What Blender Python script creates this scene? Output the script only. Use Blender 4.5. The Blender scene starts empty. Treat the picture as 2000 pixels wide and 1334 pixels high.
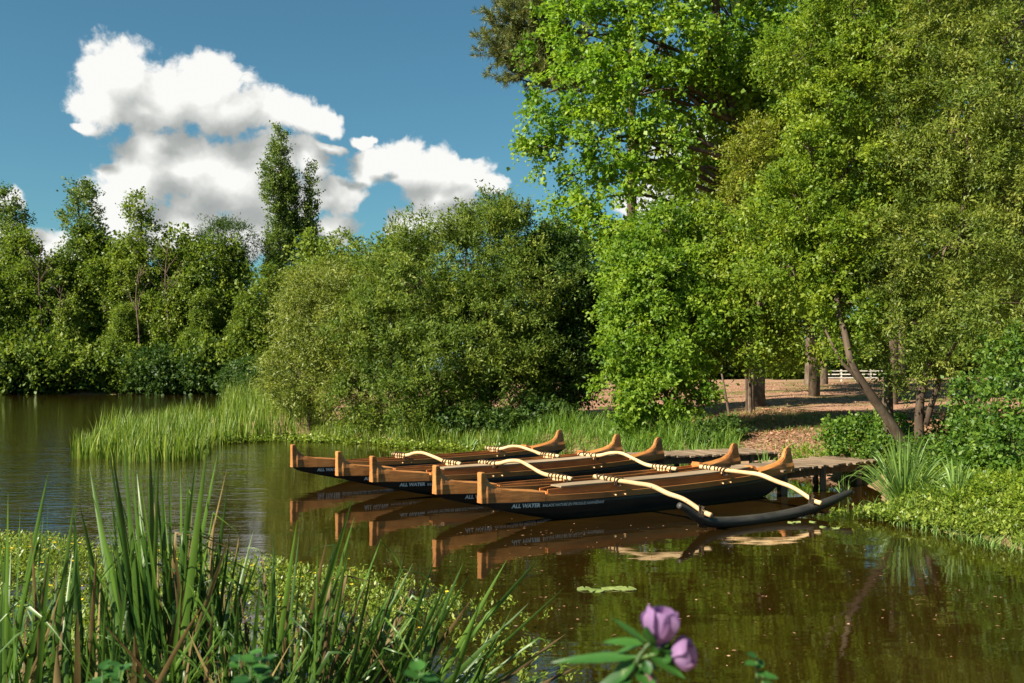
import bpy, math, random
import numpy as np

# ------------------------------------------------------------------ camera, sky, sun, exposure
SC = bpy.context.scene
COL = SC.collection
F = 1944.0          # focal length in photo pixels (35 mm lens, photo 2000 px wide)
H = 2.35            # eye height above the water
YH = 722.0          # horizon row in the photo

cam_d = bpy.data.cameras.new('camera')
cam_d.lens = 35.0
cam_d.sensor_width = 36.0
cam_d.shift_y = (YH - 667.0) / 2000.0
cam_d.clip_start = 0.05
cam_d.clip_end = 2000
cam_d.dof.use_dof = True
cam_d.dof.focus_distance = 17.0
cam_d.dof.aperture_fstop = 4.0
cam = bpy.data.objects.new('camera', cam_d)
cam.location = (0, 0, H)
cam.rotation_euler = (math.radians(90), 0, 0)
COL.objects.link(cam)
SC.camera = cam

SUN_AZ = math.atan2(-0.84, -0.54)      # horizontal direction towards the sun, atan2(x, y)
SUN_EL = math.radians(37)
SUNV = (math.sin(SUN_AZ) * math.cos(SUN_EL), math.cos(SUN_AZ) * math.cos(SUN_EL), math.sin(SUN_EL))

SC.view_settings.view_transform = 'Standard'
SC.view_settings.look = 'None'
SC.view_settings.exposure = 1.4
SC.view_settings.gamma = 1.0
SC.view_settings.use_curve_mapping = False
SC.render.engine = 'CYCLES'
SC.cycles.max_bounces = 7
SC.cycles.diffuse_bounces = 3
SC.cycles.glossy_bounces = 3
SC.cycles.transmission_bounces = 4
SC.cycles.caustics_reflective = False
SC.cycles.caustics_refractive = False
SC.cycles.sample_clamp_indirect = 6.0


def azel(px, py):
    az = math.atan((px - 1000) / F)
    el = math.atan((YH - py) / F * math.cos(az))
    return az, el


def nn(nt, kind, **kw):
    n = nt.nodes.new(kind)
    for k, v in kw.items():
        setattr(n, k, v)
    return n


def vin(nt, sock, v):
    if isinstance(v, bpy.types.NodeSocket):
        nt.links.new(v, sock)
    elif v is not None:
        sock.default_value = v


def mth(nt, op, a, b=None, c=None, clamp=False):
    n = nn(nt, 'ShaderNodeMath', operation=op, use_clamp=clamp)
    vin(nt, n.inputs[0], a)
    if b is not None: vin(nt, n.inputs[1], b)
    if c is not None: vin(nt, n.inputs[2], c)
    return n.outputs[0]


def vmth(nt, op, a, b=None, c=None):
    n = nn(nt, 'ShaderNodeVectorMath', operation=op)
    vin(nt, n.inputs[0], a)
    if b is not None: vin(nt, n.inputs[1], b)
    if c is not None: vin(nt, n.inputs[2], c)
    return n.outputs['Value'] if op in ('LENGTH', 'DOT_PRODUCT') else n.outputs['Vector']


def maprange(nt, v, a, b, c=0.0, d=1.0, smooth=True):
    n = nn(nt, 'ShaderNodeMapRange')
    n.interpolation_type = 'SMOOTHSTEP' if smooth else 'LINEAR'
    vin(nt, n.inputs[0], v)
    for i, x in enumerate((a, b, c, d)):
        vin(nt, n.inputs[1 + i], x)
    return n.outputs[0]


def noise(nt, vec, scale, detail=4.0, rough=0.5, dist=0.0, out=0):
    n = nn(nt, 'ShaderNodeTexNoise')
    vin(nt, n.inputs['Vector'], vec)
    n.inputs['Scale'].default_value = scale
    n.inputs['Detail'].default_value = detail
    n.inputs['Roughness'].default_value = rough
    n.inputs['Distortion'].default_value = dist
    return n.outputs[out]


def ramp(nt, fac, stops):
    n = nn(nt, 'ShaderNodeValToRGB')
    el = n.color_ramp.elements
    while len(el) < len(stops): el.new(0.5)
    for e, (p, c) in zip(el, stops):
        e.position = p
        e.color = (*c, 1)
    vin(nt, n.inputs[0], fac)
    return n.outputs[0]


def mixc(nt, fac, a, b, mode='MIX'):
    n = nn(nt, 'ShaderNodeMix', data_type='RGBA', blend_type=mode)
    vin(nt, n.inputs[0], fac)
    vin(nt, n.inputs[6], (*a, 1) if isinstance(a, tuple) else a)
    vin(nt, n.inputs[7], (*b, 1) if isinstance(b, tuple) else b)
    return n.outputs[2]


CLOUDS = [  # cumulus lumps: photo column, row, half width, half height
    (235, 140, 84, 74), (185, 200, 62, 52), (320, 180, 92, 84), (415, 165, 88, 74), (455, 210, 96, 62), (290, 215, 100, 40),
    (540, 215, 66, 48), (590, 238, 62, 36), (638, 243, 36, 32),
    (300, 290, 84, 52), (255, 335, 66, 58), (370, 320, 104, 84), (225, 395, 62, 66), (440, 360, 122, 84), (250, 440, 60, 60),
    (520, 310, 84, 62), (340, 450, 100, 50), (560, 385, 100, 70), (605, 310, 48, 46), (470, 450, 110, 50), (650, 375, 60, 44), (380, 480, 160, 40),
    (730, 318, 62, 46), (790, 305, 72, 54), (850, 335, 92, 60), (910, 335, 56, 48), (950, 365, 46, 34), (870, 385, 90, 34),
    (850, 430, 100, 40), (790, 445, 50, 34), (655, 450, 66, 44), (15, 395, 38, 28), (60, 500, 120, 60), (150, 520, 90, 50),
    (160, 243, 30, 12), (700, 265, 34, 12), (725, 258, 22, 9), (640, 285, 40, 12),
    (1370, 330, 130, 110), (1250, 390, 60, 50), (1480, 420, 130, 90),
]


def cloud_group():
    g = bpy.data.node_groups.new('cloud_density', 'ShaderNodeTree')
    g.interface.new_socket('Direction', in_out='INPUT', socket_type='NodeSocketVector')
    g.interface.new_socket('Offset', in_out='INPUT', socket_type='NodeSocketVector')
    g.interface.new_socket('Density', in_out='OUTPUT', socket_type='NodeSocketFloat')
    g.interface.new_socket('Lump', in_out='OUTPUT', socket_type='NodeSocketFloat')
    gi = nn(g, 'NodeGroupInput'); go = nn(g, 'NodeGroupOutput')
    sep = nn(g, 'ShaderNodeSeparateXYZ')
    g.links.new(gi.outputs[0], sep.inputs[0])
    az = mth(g, 'ARCTAN2', sep.outputs[0], sep.outputs[1])
    el = mth(g, 'ARCSINE', sep.outputs[2])
    comb = nn(g, 'ShaderNodeCombineXYZ')
    g.links.new(az, comb.inputs[0]); g.links.new(el, comb.inputs[1])
    p = vmth(g, 'ADD', comb.outputs[0], gi.outputs[1])
    w1 = noise(g, p, 14.0, 4.0, 0.55, out=1)
    w1 = vmth(g, 'SUBTRACT', w1, (0.5, 0.5, 0.5))
    w1 = vmth(g, 'MULTIPLY', w1, (0.045, 0.04, 0.0))
    q = vmth(g, 'ADD', p, w1)
    m = None
    for (px, py, rx, ry) in CLOUDS:
        a, e = azel(px, py)
        ix, iy = F / (rx * 1.15), F / (ry * 1.12)
        t = vmth(g, 'MULTIPLY_ADD', q, (ix, iy, 0.0), (-a * ix, -e * iy, 0.0))
        l = vmth(g, 'LENGTH', t)
        if m is None:
            m = l
        else:
            n = nn(g, 'ShaderNodeMath', operation='SMOOTH_MIN')
            g.links.new(m, n.inputs[0]); g.links.new(l, n.inputs[1]); n.inputs[2].default_value = 0.20
            m = n.outputs[0]
    lump = mth(g, 'SUBTRACT', 1.0, m)
    lump = mth(g, 'MAXIMUM', lump, -1.0)
    # scattered fair-weather cumulus over the rest of the sky
    far = mth(g, 'ABSOLUTE', az)
    far = maprange(g, far, 0.62, 0.85, 0.0, 1.0)
    s2 = vmth(g, 'MULTIPLY', p, (1.0, 1.7, 1.0))
    big = noise(g, s2, 3.2, 3.0, 0.5)
    gen = maprange(g, big, 0.50, 0.72, -0.6, 0.7, smooth=False)
    gen = mth(g, 'MULTIPLY_ADD', mth(g, 'SUBTRACT', 1.0, far), -2.0, gen)
    lump = mth(g, 'MAXIMUM', lump, gen)
    vo = nn(g, 'ShaderNodeTexVoronoi', feature='SMOOTH_F1')
    g.links.new(p, vo.inputs['Vector'])
    vo.inputs['Scale'].default_value = 30.0
    vo.inputs['Detail'].default_value = 3.0
    vo.inputs['Roughness'].default_value = 0.55
    vo.inputs['Smoothness'].default_value = 0.35
    bil = mth(g, 'SUBTRACT', 0.42, vo.outputs['Distance'])
    fb = noise(g, q, 42.0, 8.0, 0.62)
    fb = mth(g, 'SUBTRACT', fb, 0.5)
    d = mth(g, 'MULTIPLY_ADD', bil, 0.30, lump)
    d = mth(g, 'MULTIPLY_ADD', fb, 1.0, d)
    g.links.new(d, go.inputs[0]); g.links.new(lump, go.inputs[1])
    return g


def make_world():
    w = bpy.data.worlds.new('World')
    SC.world = w
    w.use_nodes = True
    nt = w.node_tree
    nt.nodes.clear()
    out = nn(nt, 'ShaderNodeOutputWorld')
    sky = nn(nt, 'ShaderNodeTexSky')
    sky.sky_type = 'NISHITA'
    sky.sun_disc = False
    sky.sun_elevation = SUN_EL
    sky.sun_rotation = SUN_AZ
    sky.altitude = 50
    sky.air_density = 1.0
    sky.dust_density = 0.6
    sky.ozone_density = 1.6
    tint = mixc(nt, 1.0, sky.outputs[0], (0.44, 0.76, 0.76), 'MULTIPLY')
    bg = nn(nt, 'ShaderNodeBackground')
    nt.links.new(tint, bg.inputs[0]); bg.inputs[1].default_value = 0.050
    tc = nn(nt, 'ShaderNodeTexCoord')
    dirv = vmth(nt, 'NORMALIZE', tc.outputs['Generated'])
    grp = cloud_group()
    g0 = nn(nt, 'ShaderNodeGroup'); g0.node_tree = grp
    g1 = nn(nt, 'ShaderNodeGroup'); g1.node_tree = grp
    for g_, off in ((g0, (0, 0, 0)), (g1, (-0.020, 0.034, 0))):
        nt.links.new(dirv, g_.inputs[0])
        g_.inputs[1].default_value = off
    mask = maprange(nt, g0.outputs[0], -0.05, 0.25)
    above = nn(nt, 'ShaderNodeSeparateXYZ'); nt.links.new(dirv, above.inputs[0])
    mask = mth(nt, 'MULTIPLY', mask, maprange(nt, above.outputs[2], 0.0, 0.03))
    diff = mth(nt, 'SUBTRACT', g0.outputs[0], g1.outputs[0])
    ld = mth(nt, 'SUBTRACT', g0.outputs[1], g1.outputs[1])
    lit = mth(nt, 'MULTIPLY_ADD', diff, 0.34, 0.60)
    lit = mth(nt, 'MULTIPLY_ADD', ld, 0.50, lit)
    ccol = ramp(nt, lit, [(0.05, (0.34, 0.365, 0.36)), (0.38, (0.46, 0.48, 0.465)), (0.62, (0.66, 0.675, 0.65)), (0.90, (0.98, 0.98, 0.95))])
    cb = nn(nt, 'ShaderNodeBackground')
    nt.links.new(ccol, cb.inputs[0]); cb.inputs[1].default_value = 0.375
    mx = nn(nt, 'ShaderNodeMixShader')
    nt.links.new(mask, mx.inputs[0]); nt.links.new(bg.outputs[0], mx.inputs[1]); nt.links.new(cb.outputs[0], mx.inputs[2])
    nt.links.new(mx.outputs[0], out.inputs[0])


make_world()
sun_d = bpy.data.lights.new('sun', 'SUN')
sun_d.energy = 5.0
sun_d.angle = math.radians(0.53)
sun_d.color = (1.0, 0.90, 0.74)
sun = bpy.data.objects.new('sun', sun_d)
from mathutils import Vector
sun.rotation_euler = Vector(SUNV).to_track_quat('Z', 'Y').to_euler()
sun.location = (-20, -15, 30)
COL.objects.link(sun)

# ------------------------------------------------------------------ helpers


def P(px, py, d):
    """world point at distance d in front of the eye that the photo shows at this pixel"""
    return np.array([(px - 1000) / F * d, d, H - (py - YH) / F * d])


def W0(px, py, z=0.0):
    """world point at height z that the photo shows at this pixel"""
    d = F * (H - z) / (py - YH)
    return np.array([(px - 1000) / F * d, d, z])


def unit(a):
    a = np.asarray(a, float)
    return a / np.maximum(np.linalg.norm(a, axis=-1, keepdims=True), 1e-9)


def link(o, parent=None):
    COL.objects.link(o)
    if parent is not None:
        o.parent = parent
    return o


def empty(name, loc=(0, 0, 0), rz=0.0):
    o = bpy.data.objects.new(name, None)
    o.empty_display_size = 0.3
    o.location = loc
    o.rotation_euler = (0, 0, rz)
    COL.objects.link(o)
    return o


def tag(o, label=None, cat=None, group=None, kind=None):
    if label: o['label'] = label
    if cat: o['category'] = cat
    if group: o['group'] = group
    if kind: o['kind'] = kind
    return o


class MB:
    def __init__(self):
        self.v = []; self.f = []; self.n = 0

    def add(self, verts, faces):
        verts = np.asarray(verts, float).reshape(-1, 3)
        self.v.append(verts)
        self.f += [tuple(i + self.n for i in f) for f in faces]
        self.n += len(verts)
        return self

    def box(self, x0, x1, y0, y1, z0, z1):
        v = [(x, y, z) for z in (z0, z1) for y in (y0, y1) for x in (x0, x1)]
        return self.add(v, [(0, 2, 3, 1), (4, 5, 7, 6), (0, 1, 5, 4), (1, 3, 7, 5), (3, 2, 6, 7), (2, 0, 4, 6)])

    def loft(self, secs, cap=True, closed=True):
        secs = np.asarray(secs, float)
        m, k = secs.shape[:2]
        fs = []
        for i in range(m - 1):
            for j in range(k if closed else k - 1):
                a, b = i * k + j, i * k + (j + 1) % k
                fs.append((a, b, b + k, a + k))
        if cap and closed:
            fs.append(tuple(range(k))[::-1])
            fs.append(tuple(range((m - 1) * k, m * k)))
        return self.add(secs.reshape(-1, 3), fs)

    def tube(self, pts, rad, sides=6, cap=True):
        pts = np.asarray(pts, float)
        m = len(pts)
        rad = np.broadcast_to(np.asarray(rad, float), (m,))
        t = unit(np.gradient(pts, axis=0))
        ref = np.array([0, 0, 1.0]) if abs(t[0][2]) < 0.9 else np.array([1.0, 0, 0])
        u = unit(np.cross(t[0], ref))
        secs = []
        for i in range(m):
            u = unit(u - t[i] * np.dot(u, t[i]))
            w = np.cross(t[i], u)
            a = np.arange(sides) * 2 * math.pi / sides
            secs.append(pts[i] + rad[i] * (np.cos(a)[:, None] * u + np.sin(a)[:, None] * w))
        return self.loft(secs, cap)

    def mesh(self, name, mat=None, smooth=False):
        me = bpy.data.meshes.new(name)
        v = np.concatenate(self.v) if self.v else np.zeros((0, 3))
        me.from_pydata(v.tolist(), [], self.f)
        if mat: me.materials.append(mat)
        if smooth:
            me.polygons.foreach_set('use_smooth', np.ones(len(me.polygons), bool))
        me.update()
        return me

    def build(self, name, mat, parent=None, smooth=False, recalc=True):
        me = self.mesh(name, mat, smooth)
        if recalc:
            import bmesh
            bm = bmesh.new(); bm.from_mesh(me)
            bmesh.ops.recalc_face_normals(bm, faces=bm.faces)
            bm.to_mesh(me); bm.free()
        return link(bpy.data.objects.new(name, me), parent)


def quads_mesh(name, V, tint, mat, k=4):
    """V: (n, k, 3) polygons of k corners; tint: (n,)"""
    n = len(V)
    me = bpy.data.meshes.new(name)
    me.vertices.add(n * k)
    me.vertices.foreach_set('co', np.ascontiguousarray(V, dtype=np.float32).ravel())
    me.loops.add(n * k)
    me.loops.foreach_set('vertex_index', np.arange(n * k, dtype=np.int32))
    me.polygons.add(n)
    me.polygons.foreach_set('loop_start', np.arange(n, dtype=np.int32) * k)
    me.update(calc_edges=True)
    at = me.attributes.new('tint', 'FLOAT', 'POINT')
    at.data.foreach_set('value', np.repeat(np.asarray(tint, np.float32), k))
    me.materials.append(mat)
    return me


def leaf_quads(Pp, A, N, L, Wd, fold=0.18, belly=0.45):
    A = unit(A); N = unit(N - A * np.sum(N * A, 1, keepdims=True))
    S = np.cross(A, N)
    L = np.asarray(L)[:, None]; Wd = np.asarray(Wd)[:, None]
    v0 = Pp
    mid = Pp + A * L * belly + N * Wd * fold
    return np.stack([v0, mid + S * Wd * 0.5, Pp + A * L, mid - S * Wd * 0.5], 1)


def rand_unit(rng, n):
    return unit(rng.normal(size=(n, 3)))


def crown_points(lobes, n, rng, inner=0.5, bump=0.16):
    c = np.array([l[0] for l in lobes], float)
    r = np.array([l[1] for l in lobes], float)
    w = (r[:, 0] * r[:, 1] + r[:, 1] * r[:, 2] + r[:, 0] * r[:, 2])
    w /= w.sum()
    pos = []; out = []
    got = 0
    while got < n:
        k = rng.choice(len(lobes), size=n, p=w)
        d = rand_unit(rng, n)
        rr = inner + (1 - inner) * rng.random(n) ** 0.6
        ph = k * 1.7
        rr *= 1 + bump * np.sin(d[:, 0] * 5 + ph) * np.cos(d[:, 1] * 4.3 + ph * 2) + bump * 0.8 * np.sin(d[:, 2] * 7 + ph + d[:, 0] * 3)
        p = c[k] + d * r[k] * rr[:, None]
        o = unit(d / r[k])
        q = (p[:, None, :] - c[None]) / r[None]
        dist = np.linalg.norm(q, axis=2)
        ok = dist.min(1) > min(0.42, inner)
        pos.append(p[ok]); out.append(o[ok]); got += ok.sum()
    return np.concatenate(pos)[:n], np.concatenate(out)[:n]


def sprays(cpos, cout, rng, twigs=5, per=12, tl=0.6, droop=0.3, up=0.3, leaf=0.14, asp=0.6, spread=0.9, jit=0.05,
           lean=0.0, axis_mix=0.6, nup=0.6):
    """leaves set along short twigs that leave each clump; returns corners and tints"""
    n = len(cpos)
    T = n * twigs
    base = np.repeat(cpos, twigs, 0)
    o = np.repeat(cout, twigs, 0)
    d = unit(o * 0.8 + rand_unit(rng, T) * spread + np.array([0, 0, up]))
    ln = tl * (0.55 + 0.8 * rng.random(T))
    ct = np.repeat(rng.random(n), twigs) * 0.5 + rng.random(T) * 0.22
    M = T * per
    s = np.tile((np.arange(per) + 0.5) / per, T) + rng.normal(size=M) * 0.04
    dd = np.repeat(d, per, 0); ll = np.repeat(ln, per)
    p = np.repeat(base, per, 0) + dd * (ll * s)[:, None]
    p[:, 2] -= droop * ll * s * s
    p += rng.normal(size=(M, 3)) * jit
    tang = dd.copy(); tang[:, 2] -= 2 * droop * s
    tang = unit(tang)
    A = unit(tang * axis_mix + rand_unit(rng, M) * 0.75 + np.array([0, 0, -lean]))
    N = unit(np.array([0, 0, nup]) + np.repeat(o, per, 0) * 0.45 + rand_unit(rng, M) * 0.75)
    L = leaf * (0.5 + 0.85 * rng.random(M) ** 1.3)
    V = leaf_quads(p, A, N, L, L * asp)
    tint = np.clip(np.repeat(ct, per) + rng.random(M) * 0.28, 0, 1)
    return V, tint


def blades(base, h, lean, width, rng, segs=4, bend=0.6, tipbend=0.0):
    """grass blades as strips of quads; lean: (n,3) horizontal direction; returns (n*segs,4,3)"""
    n = len(base)
    s = np.linspace(0, 1, segs + 1)
    side = unit(np.cross(lean, np.array([0, 0, 1.0])) + rng.normal(size=(n, 3)) * 0.25)
    b = np.broadcast_to(np.asarray(bend, float), (n,))
    ctr = base[:, None, :] + np.array([0, 0, 1.0]) * (h[:, None, None] * (s - 0.32 * b[:, None] * s ** 2.6)[:, :, None]) \
        + lean[:, None, :] * (h[:, None] * b[:, None] * s ** 1.9)[:, :, None]
    w = width[:, None] * np.clip(np.minimum(1.0, 0.55 + 1.2 * s) * (1 - s ** 2.2), 0.02, 1)[None]
    Lf = ctr - side[:, None, :] * w[:, :, None] * 0.5
    Rt = ctr + side[:, None, :] * w[:, :, None] * 0.5
    Q = np.stack([Lf[:, :-1], Rt[:, :-1], Rt[:, 1:], Lf[:, 1:]], 2)
    return Q.reshape(-1, 4, 3)


# ------------------------------------------------------------------ materials
MATS = {}


def new_mat(name):
    m = bpy.data.materials.new(name)
    m.use_nodes = True
    nt = m.node_tree
    nt.nodes.clear()
    out = nn(nt, 'ShaderNodeOutputMaterial')
    MATS[name] = m
    return m, nt, out


def leaf_mat(name, dark, mid, light, trans=0.35, rough=0.5, spec=0.35, tcol=1.25):
    m, nt, out = new_mat(name)
    at = nn(nt, 'ShaderNodeAttribute', attribute_name='tint')
    col = ramp(nt, at.outputs['Fac'], [(0.05, dark), (0.5, mid), (0.95, light)])
    pb = nn(nt, 'ShaderNodeBsdfPrincipled')
    nt.links.new(col, pb.inputs['Base Color'])
    pb.inputs['Roughness'].default_value = rough
    pb.inputs['Specular IOR Level'].default_value = spec
    tr = nn(nt, 'ShaderNodeBsdfTranslucent')
    tcl = mixc(nt, 1.0, col, (tcol, tcol * 1.02, tcol * 0.55), 'MULTIPLY')
    nt.links.new(tcl, tr.inputs[0])
    mx = nn(nt, 'ShaderNodeMixShader'); mx.inputs[0].default_value = trans
    nt.links.new(pb.outputs[0], mx.inputs[1]); nt.links.new(tr.outputs[0], mx.inputs[2])
    nt.links.new(mx.outputs[0], out.inputs[0])
    return m


leaf_mat('leaf_broad', (0.060, 0.145, 0.014), (0.165, 0.295, 0.024), (0.32, 0.41, 0.04), 0.5, spec=0.35)
leaf_mat('leaf_lime', (0.055, 0.130, 0.012), (0.145, 0.250, 0.022), (0.28, 0.37, 0.036), 0.47, spec=0.3)
leaf_mat('leaf_willow', (0.045, 0.088, 0.014), (0.120, 0.180, 0.026), (0.25, 0.29, 0.052), 0.4, spec=0.22)
leaf_mat('leaf_olive', (0.055, 0.100, 0.016), (0.145, 0.200, 0.028), (0.30, 0.315, 0.060), 0.42, spec=0.3)
leaf_mat('leaf_mid', (0.058, 0.120, 0.012), (0.160, 0.245, 0.020), (0.31, 0.36, 0.038), 0.47, spec=0.3)
leaf_mat('leaf_pale_willow', (0.085, 0.120, 0.020), (0.175, 0.215, 0.034), (0.29, 0.31, 0.065), 0.38)
leaf_mat('leaf_dark', (0.020, 0.050, 0.009), (0.044, 0.088, 0.014), (0.085, 0.14, 0.022), 0.3, spec=0.25)  # dark green foliage; on the far shore shrubs it carries the bank's shade
leaf_mat('leaf_far', (0.050, 0.095, 0.014), (0.125, 0.190, 0.022), (0.24, 0.285, 0.036), 0.4, spec=0.25)
leaf_mat('leaf_far_light', (0.065, 0.110, 0.014), (0.145, 0.210, 0.024), (0.25, 0.295, 0.040), 0.4)
leaf_mat('leaf_poplar', (0.045, 0.090, 0.018), (0.105, 0.165, 0.030), (0.20, 0.25, 0.048), 0.36)
leaf_mat('needle', (0.050, 0.080, 0.020), (0.115, 0.150, 0.036), (0.23, 0.22, 0.065), 0.25)
leaf_mat('reed', (0.055, 0.105, 0.014), (0.125, 0.205, 0.022), (0.25, 0.30, 0.045), 0.4)
leaf_mat('grass', (0.050, 0.120, 0.016), (0.110, 0.220, 0.024), (0.22, 0.31, 0.05), 0.4)
leaf_mat('dry_grass', (0.10, 0.11, 0.03), (0.24, 0.20, 0.07), (0.36, 0.29, 0.13), 0.3)
leaf_mat('primrose', (0.070, 0.120, 0.014), (0.165, 0.235, 0.026), (0.33, 0.37, 0.075), 0.35, rough=0.4)
leaf_mat('sedge', (0.06, 0.13, 0.025), (0.13, 0.24, 0.04), (0.30, 0.38, 0.10), 0.4)
leaf_mat('leaf_yellow', (0.085, 0.125, 0.014), (0.180, 0.215, 0.022), (0.31, 0.30, 0.035), 0.42)
leaf_mat('leaf_shrub', (0.030, 0.080, 0.010), (0.085, 0.170, 0.018), (0.19, 0.28, 0.032), 0.42, spec=0.4)
leaf_mat('litter', (0.12, 0.052, 0.026), (0.30, 0.145, 0.080), (0.46, 0.27, 0.17), 0.1)


def flat_leaf(name, c1, c2, trans=0.35, scale=6.0, rough=0.45, spec=0.4):
    m, nt, out = new_mat(name)
    tc = nn(nt, 'ShaderNodeTexCoord')
    info = nn(nt, 'ShaderNodeObjectInfo')
    n1 = noise(nt, tc.outputs['Object'], scale, 4.0, 0.6)
    fac = mth(nt, 'ADD', mth(nt, 'MULTIPLY', n1, 0.6), mth(nt, 'MULTIPLY', info.outputs['Random'], 0.45))
    col = ramp(nt, fac, [(0.2, c1), (0.75, c2)])
    pb = nn(nt, 'ShaderNodeBsdfPrincipled')
    nt.links.new(col, pb.inputs['Base Color'])
    pb.inputs['Roughness'].default_value = rough
    pb.inputs['Specular IOR Level'].default_value = spec
    tr = nn(nt, 'ShaderNodeBsdfTranslucent'); nt.links.new(col, tr.inputs[0])
    mx = nn(nt, 'ShaderNodeMixShader'); mx.inputs[0].default_value = trans
    nt.links.new(pb.outputs[0], mx.inputs[1]); nt.links.new(tr.outputs[0], mx.inputs[2])
    nt.links.new(mx.outputs[0], out.inputs[0])
    return m


flat_leaf('cattail', (0.012, 0.045, 0.010), (0.115, 0.22, 0.028), 0.4, 1.6, 0.38, 0.5)
flat_leaf('cattail_dry', (0.055, 0.032, 0.012), (0.22, 0.165, 0.065), 0.2, 2.0, 0.6, 0.2)
flat_leaf('mallow_leaf', (0.014, 0.060, 0.012), (0.045, 0.14, 0.022), 0.3, 9.0)
flat_leaf('petal', (0.27, 0.145, 0.33), (0.40, 0.25, 0.44), 0.5, 8.0, 0.6, 0.2)
flat_leaf('bud', (0.24, 0.09, 0.15), (0.34, 0.15, 0.19), 0.3, 8.0, 0.6, 0.2)
flat_leaf('lily_pad', (0.16, 0.22, 0.06), (0.30, 0.36, 0.12), 0.1, 5.0, 0.3, 0.5)
flat_leaf('yellow_petal', (0.75, 0.50, 0.02), (0.85, 0.62, 0.04), 0.3, 8.0, 0.6, 0.2)


def wood_mat(name, c1, c2, c3, grain=(1.3, 30, 30), rough=0.5, coat=0.0, spec=0.4, knots=False, stain=0.0, scum=False):
    m, nt, out = new_mat(name)
    tc = nn(nt, 'ShaderNodeTexCoord')
    info = nn(nt, 'ShaderNodeObjectInfo')
    v = vmth(nt, 'ADD', tc.outputs['Object'], mth(nt, 'MULTIPLY', info.outputs['Random'], 9.0))
    v1 = vmth(nt, 'MULTIPLY', v, grain)
    n1 = noise(nt, v1, 1.0, 6.0, 0.65, 0.6)
    n2 = noise(nt, v, 1.1, 3.0, 0.6)
    f = mth(nt, 'MULTIPLY_ADD', n2, 0.5, mth(nt, 'MULTIPLY', n1, 0.6))
    col = ramp(nt, f, [(0.34, c1), (0.54, c2), (0.74, c3)])
    var = mth(nt, 'MULTIPLY_ADD', info.outputs['Random'], 0.34, 0.82)
    vc = nn(nt, 'ShaderNodeCombineXYZ')
    for q_ in range(3): nt.links.new(var, vc.inputs[q_])
    col = mixc(nt, 1.0, col, vc.outputs[0], 'MULTIPLY')
    st = maprange(nt, noise(nt, v, 2.3, 5.0, 0.7), 0.60, 0.72)
    col = mixc(nt, mth(nt, 'MULTIPLY', st, stain), col, (0.035, 0.025, 0.016))
    if scum:
        sz = nn(nt, 'ShaderNodeSeparateXYZ'); nt.links.new(tc.outputs['Object'], sz.inputs[0])
        lim = mth(nt, 'MULTIPLY_ADD', noise(nt, v, 5.0, 4.0, 0.7), 0.10, sz.outputs[2])
        col = mixc(nt, maprange(nt, lim, 0.13, 0.06, 0.0, 0.85), col, (0.052, 0.042, 0.026))
    if knots:
        vo = nn(nt, 'ShaderNodeTexVoronoi'); nt.links.new(v, vo.inputs['Vector']); vo.inputs['Scale'].default_value = 9.0
        k = maprange(nt, vo.outputs['Distance'], 0.08, 0.14)
        col = mixc(nt, k, (0.16, 0.08, 0.035), col)
    pb = nn(nt, 'ShaderNodeBsdfPrincipled')
    nt.links.new(col, pb.inputs['Base Color'])
    pb.inputs['Roughness'].default_value = rough
    pb.inputs['Specular IOR Level'].default_value = spec
    pb.inputs['Coat Weight'].default_value = coat
    pb.inputs['Coat Roughness'].default_value = 0.25
    bp = nn(nt, 'ShaderNodeBump'); bp.inputs['Strength'].default_value = 0.25; bp.inputs['Distance'].default_value = 0.01
    nt.links.new(n1, bp.inputs['Height']); nt.links.new(bp.outputs[0], pb.inputs['Normal'])
    nt.links.new(pb.outputs[0], out.inputs[0])
    return m


wood_mat('wood_gunwale', (0.15, 0.052, 0.014), (0.35, 0.138, 0.036), (0.50, 0.235, 0.070), rough=0.48, coat=0.12, stain=0.45)
wood_mat('wood_coaming', (0.20, 0.060, 0.016), (0.42, 0.140, 0.034), (0.54, 0.22, 0.06), rough=0.5, coat=0.1, stain=0.4)
wood_mat('wood_pole', (0.34, 0.20, 0.085), (0.52, 0.35, 0.175), (0.62, 0.45, 0.25), (2.0, 3, 2.0), rough=0.5, knots=True)
wood_mat('deck_grey', (0.15, 0.105, 0.060), (0.255, 0.19, 0.12), (0.34, 0.265, 0.18), (1.5, 16, 16), rough=0.9, spec=0.08)
wood_mat('plank_grey', (0.09, 0.062, 0.040), (0.18, 0.13, 0.085), (0.28, 0.21, 0.145), (12, 2, 12), rough=0.85, spec=0.15)
wood_mat('post_wood', (0.06, 0.04, 0.028), (0.13, 0.09, 0.06), (0.22, 0.16, 0.11), (14, 14, 2), rough=0.9, spec=0.1)
wood_mat('bark', (0.040, 0.028, 0.020), (0.095, 0.070, 0.050), (0.19, 0.15, 0.11), (7, 7, 2), rough=0.95, spec=0.05)
wood_mat('bark_pale', (0.10, 0.085, 0.065), (0.22, 0.19, 0.15), (0.36, 0.32, 0.26), (6, 6, 2), rough=0.95, spec=0.05)
wood_mat('bark_pine', (0.07, 0.035, 0.02), (0.17, 0.085, 0.05), (0.27, 0.15, 0.09), (6, 6, 2), rough=0.95, spec=0.05)
wood_mat('white_paint', (0.34, 0.31, 0.26), (0.50, 0.47, 0.41), (0.60, 0.57, 0.52), (8, 8, 2), rough=0.6)
wood_mat('black_hull', (0.008, 0.009, 0.009), (0.016, 0.017, 0.016), (0.040, 0.034, 0.026), (0.9, 3, 9), rough=0.36, spec=0.45, scum=True)
wood_mat('black_float', (0.014, 0.014, 0.014), (0.028, 0.027, 0.025), (0.06, 0.055, 0.045), (2, 9, 9), rough=0.5, spec=0.4, scum=True)
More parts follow.
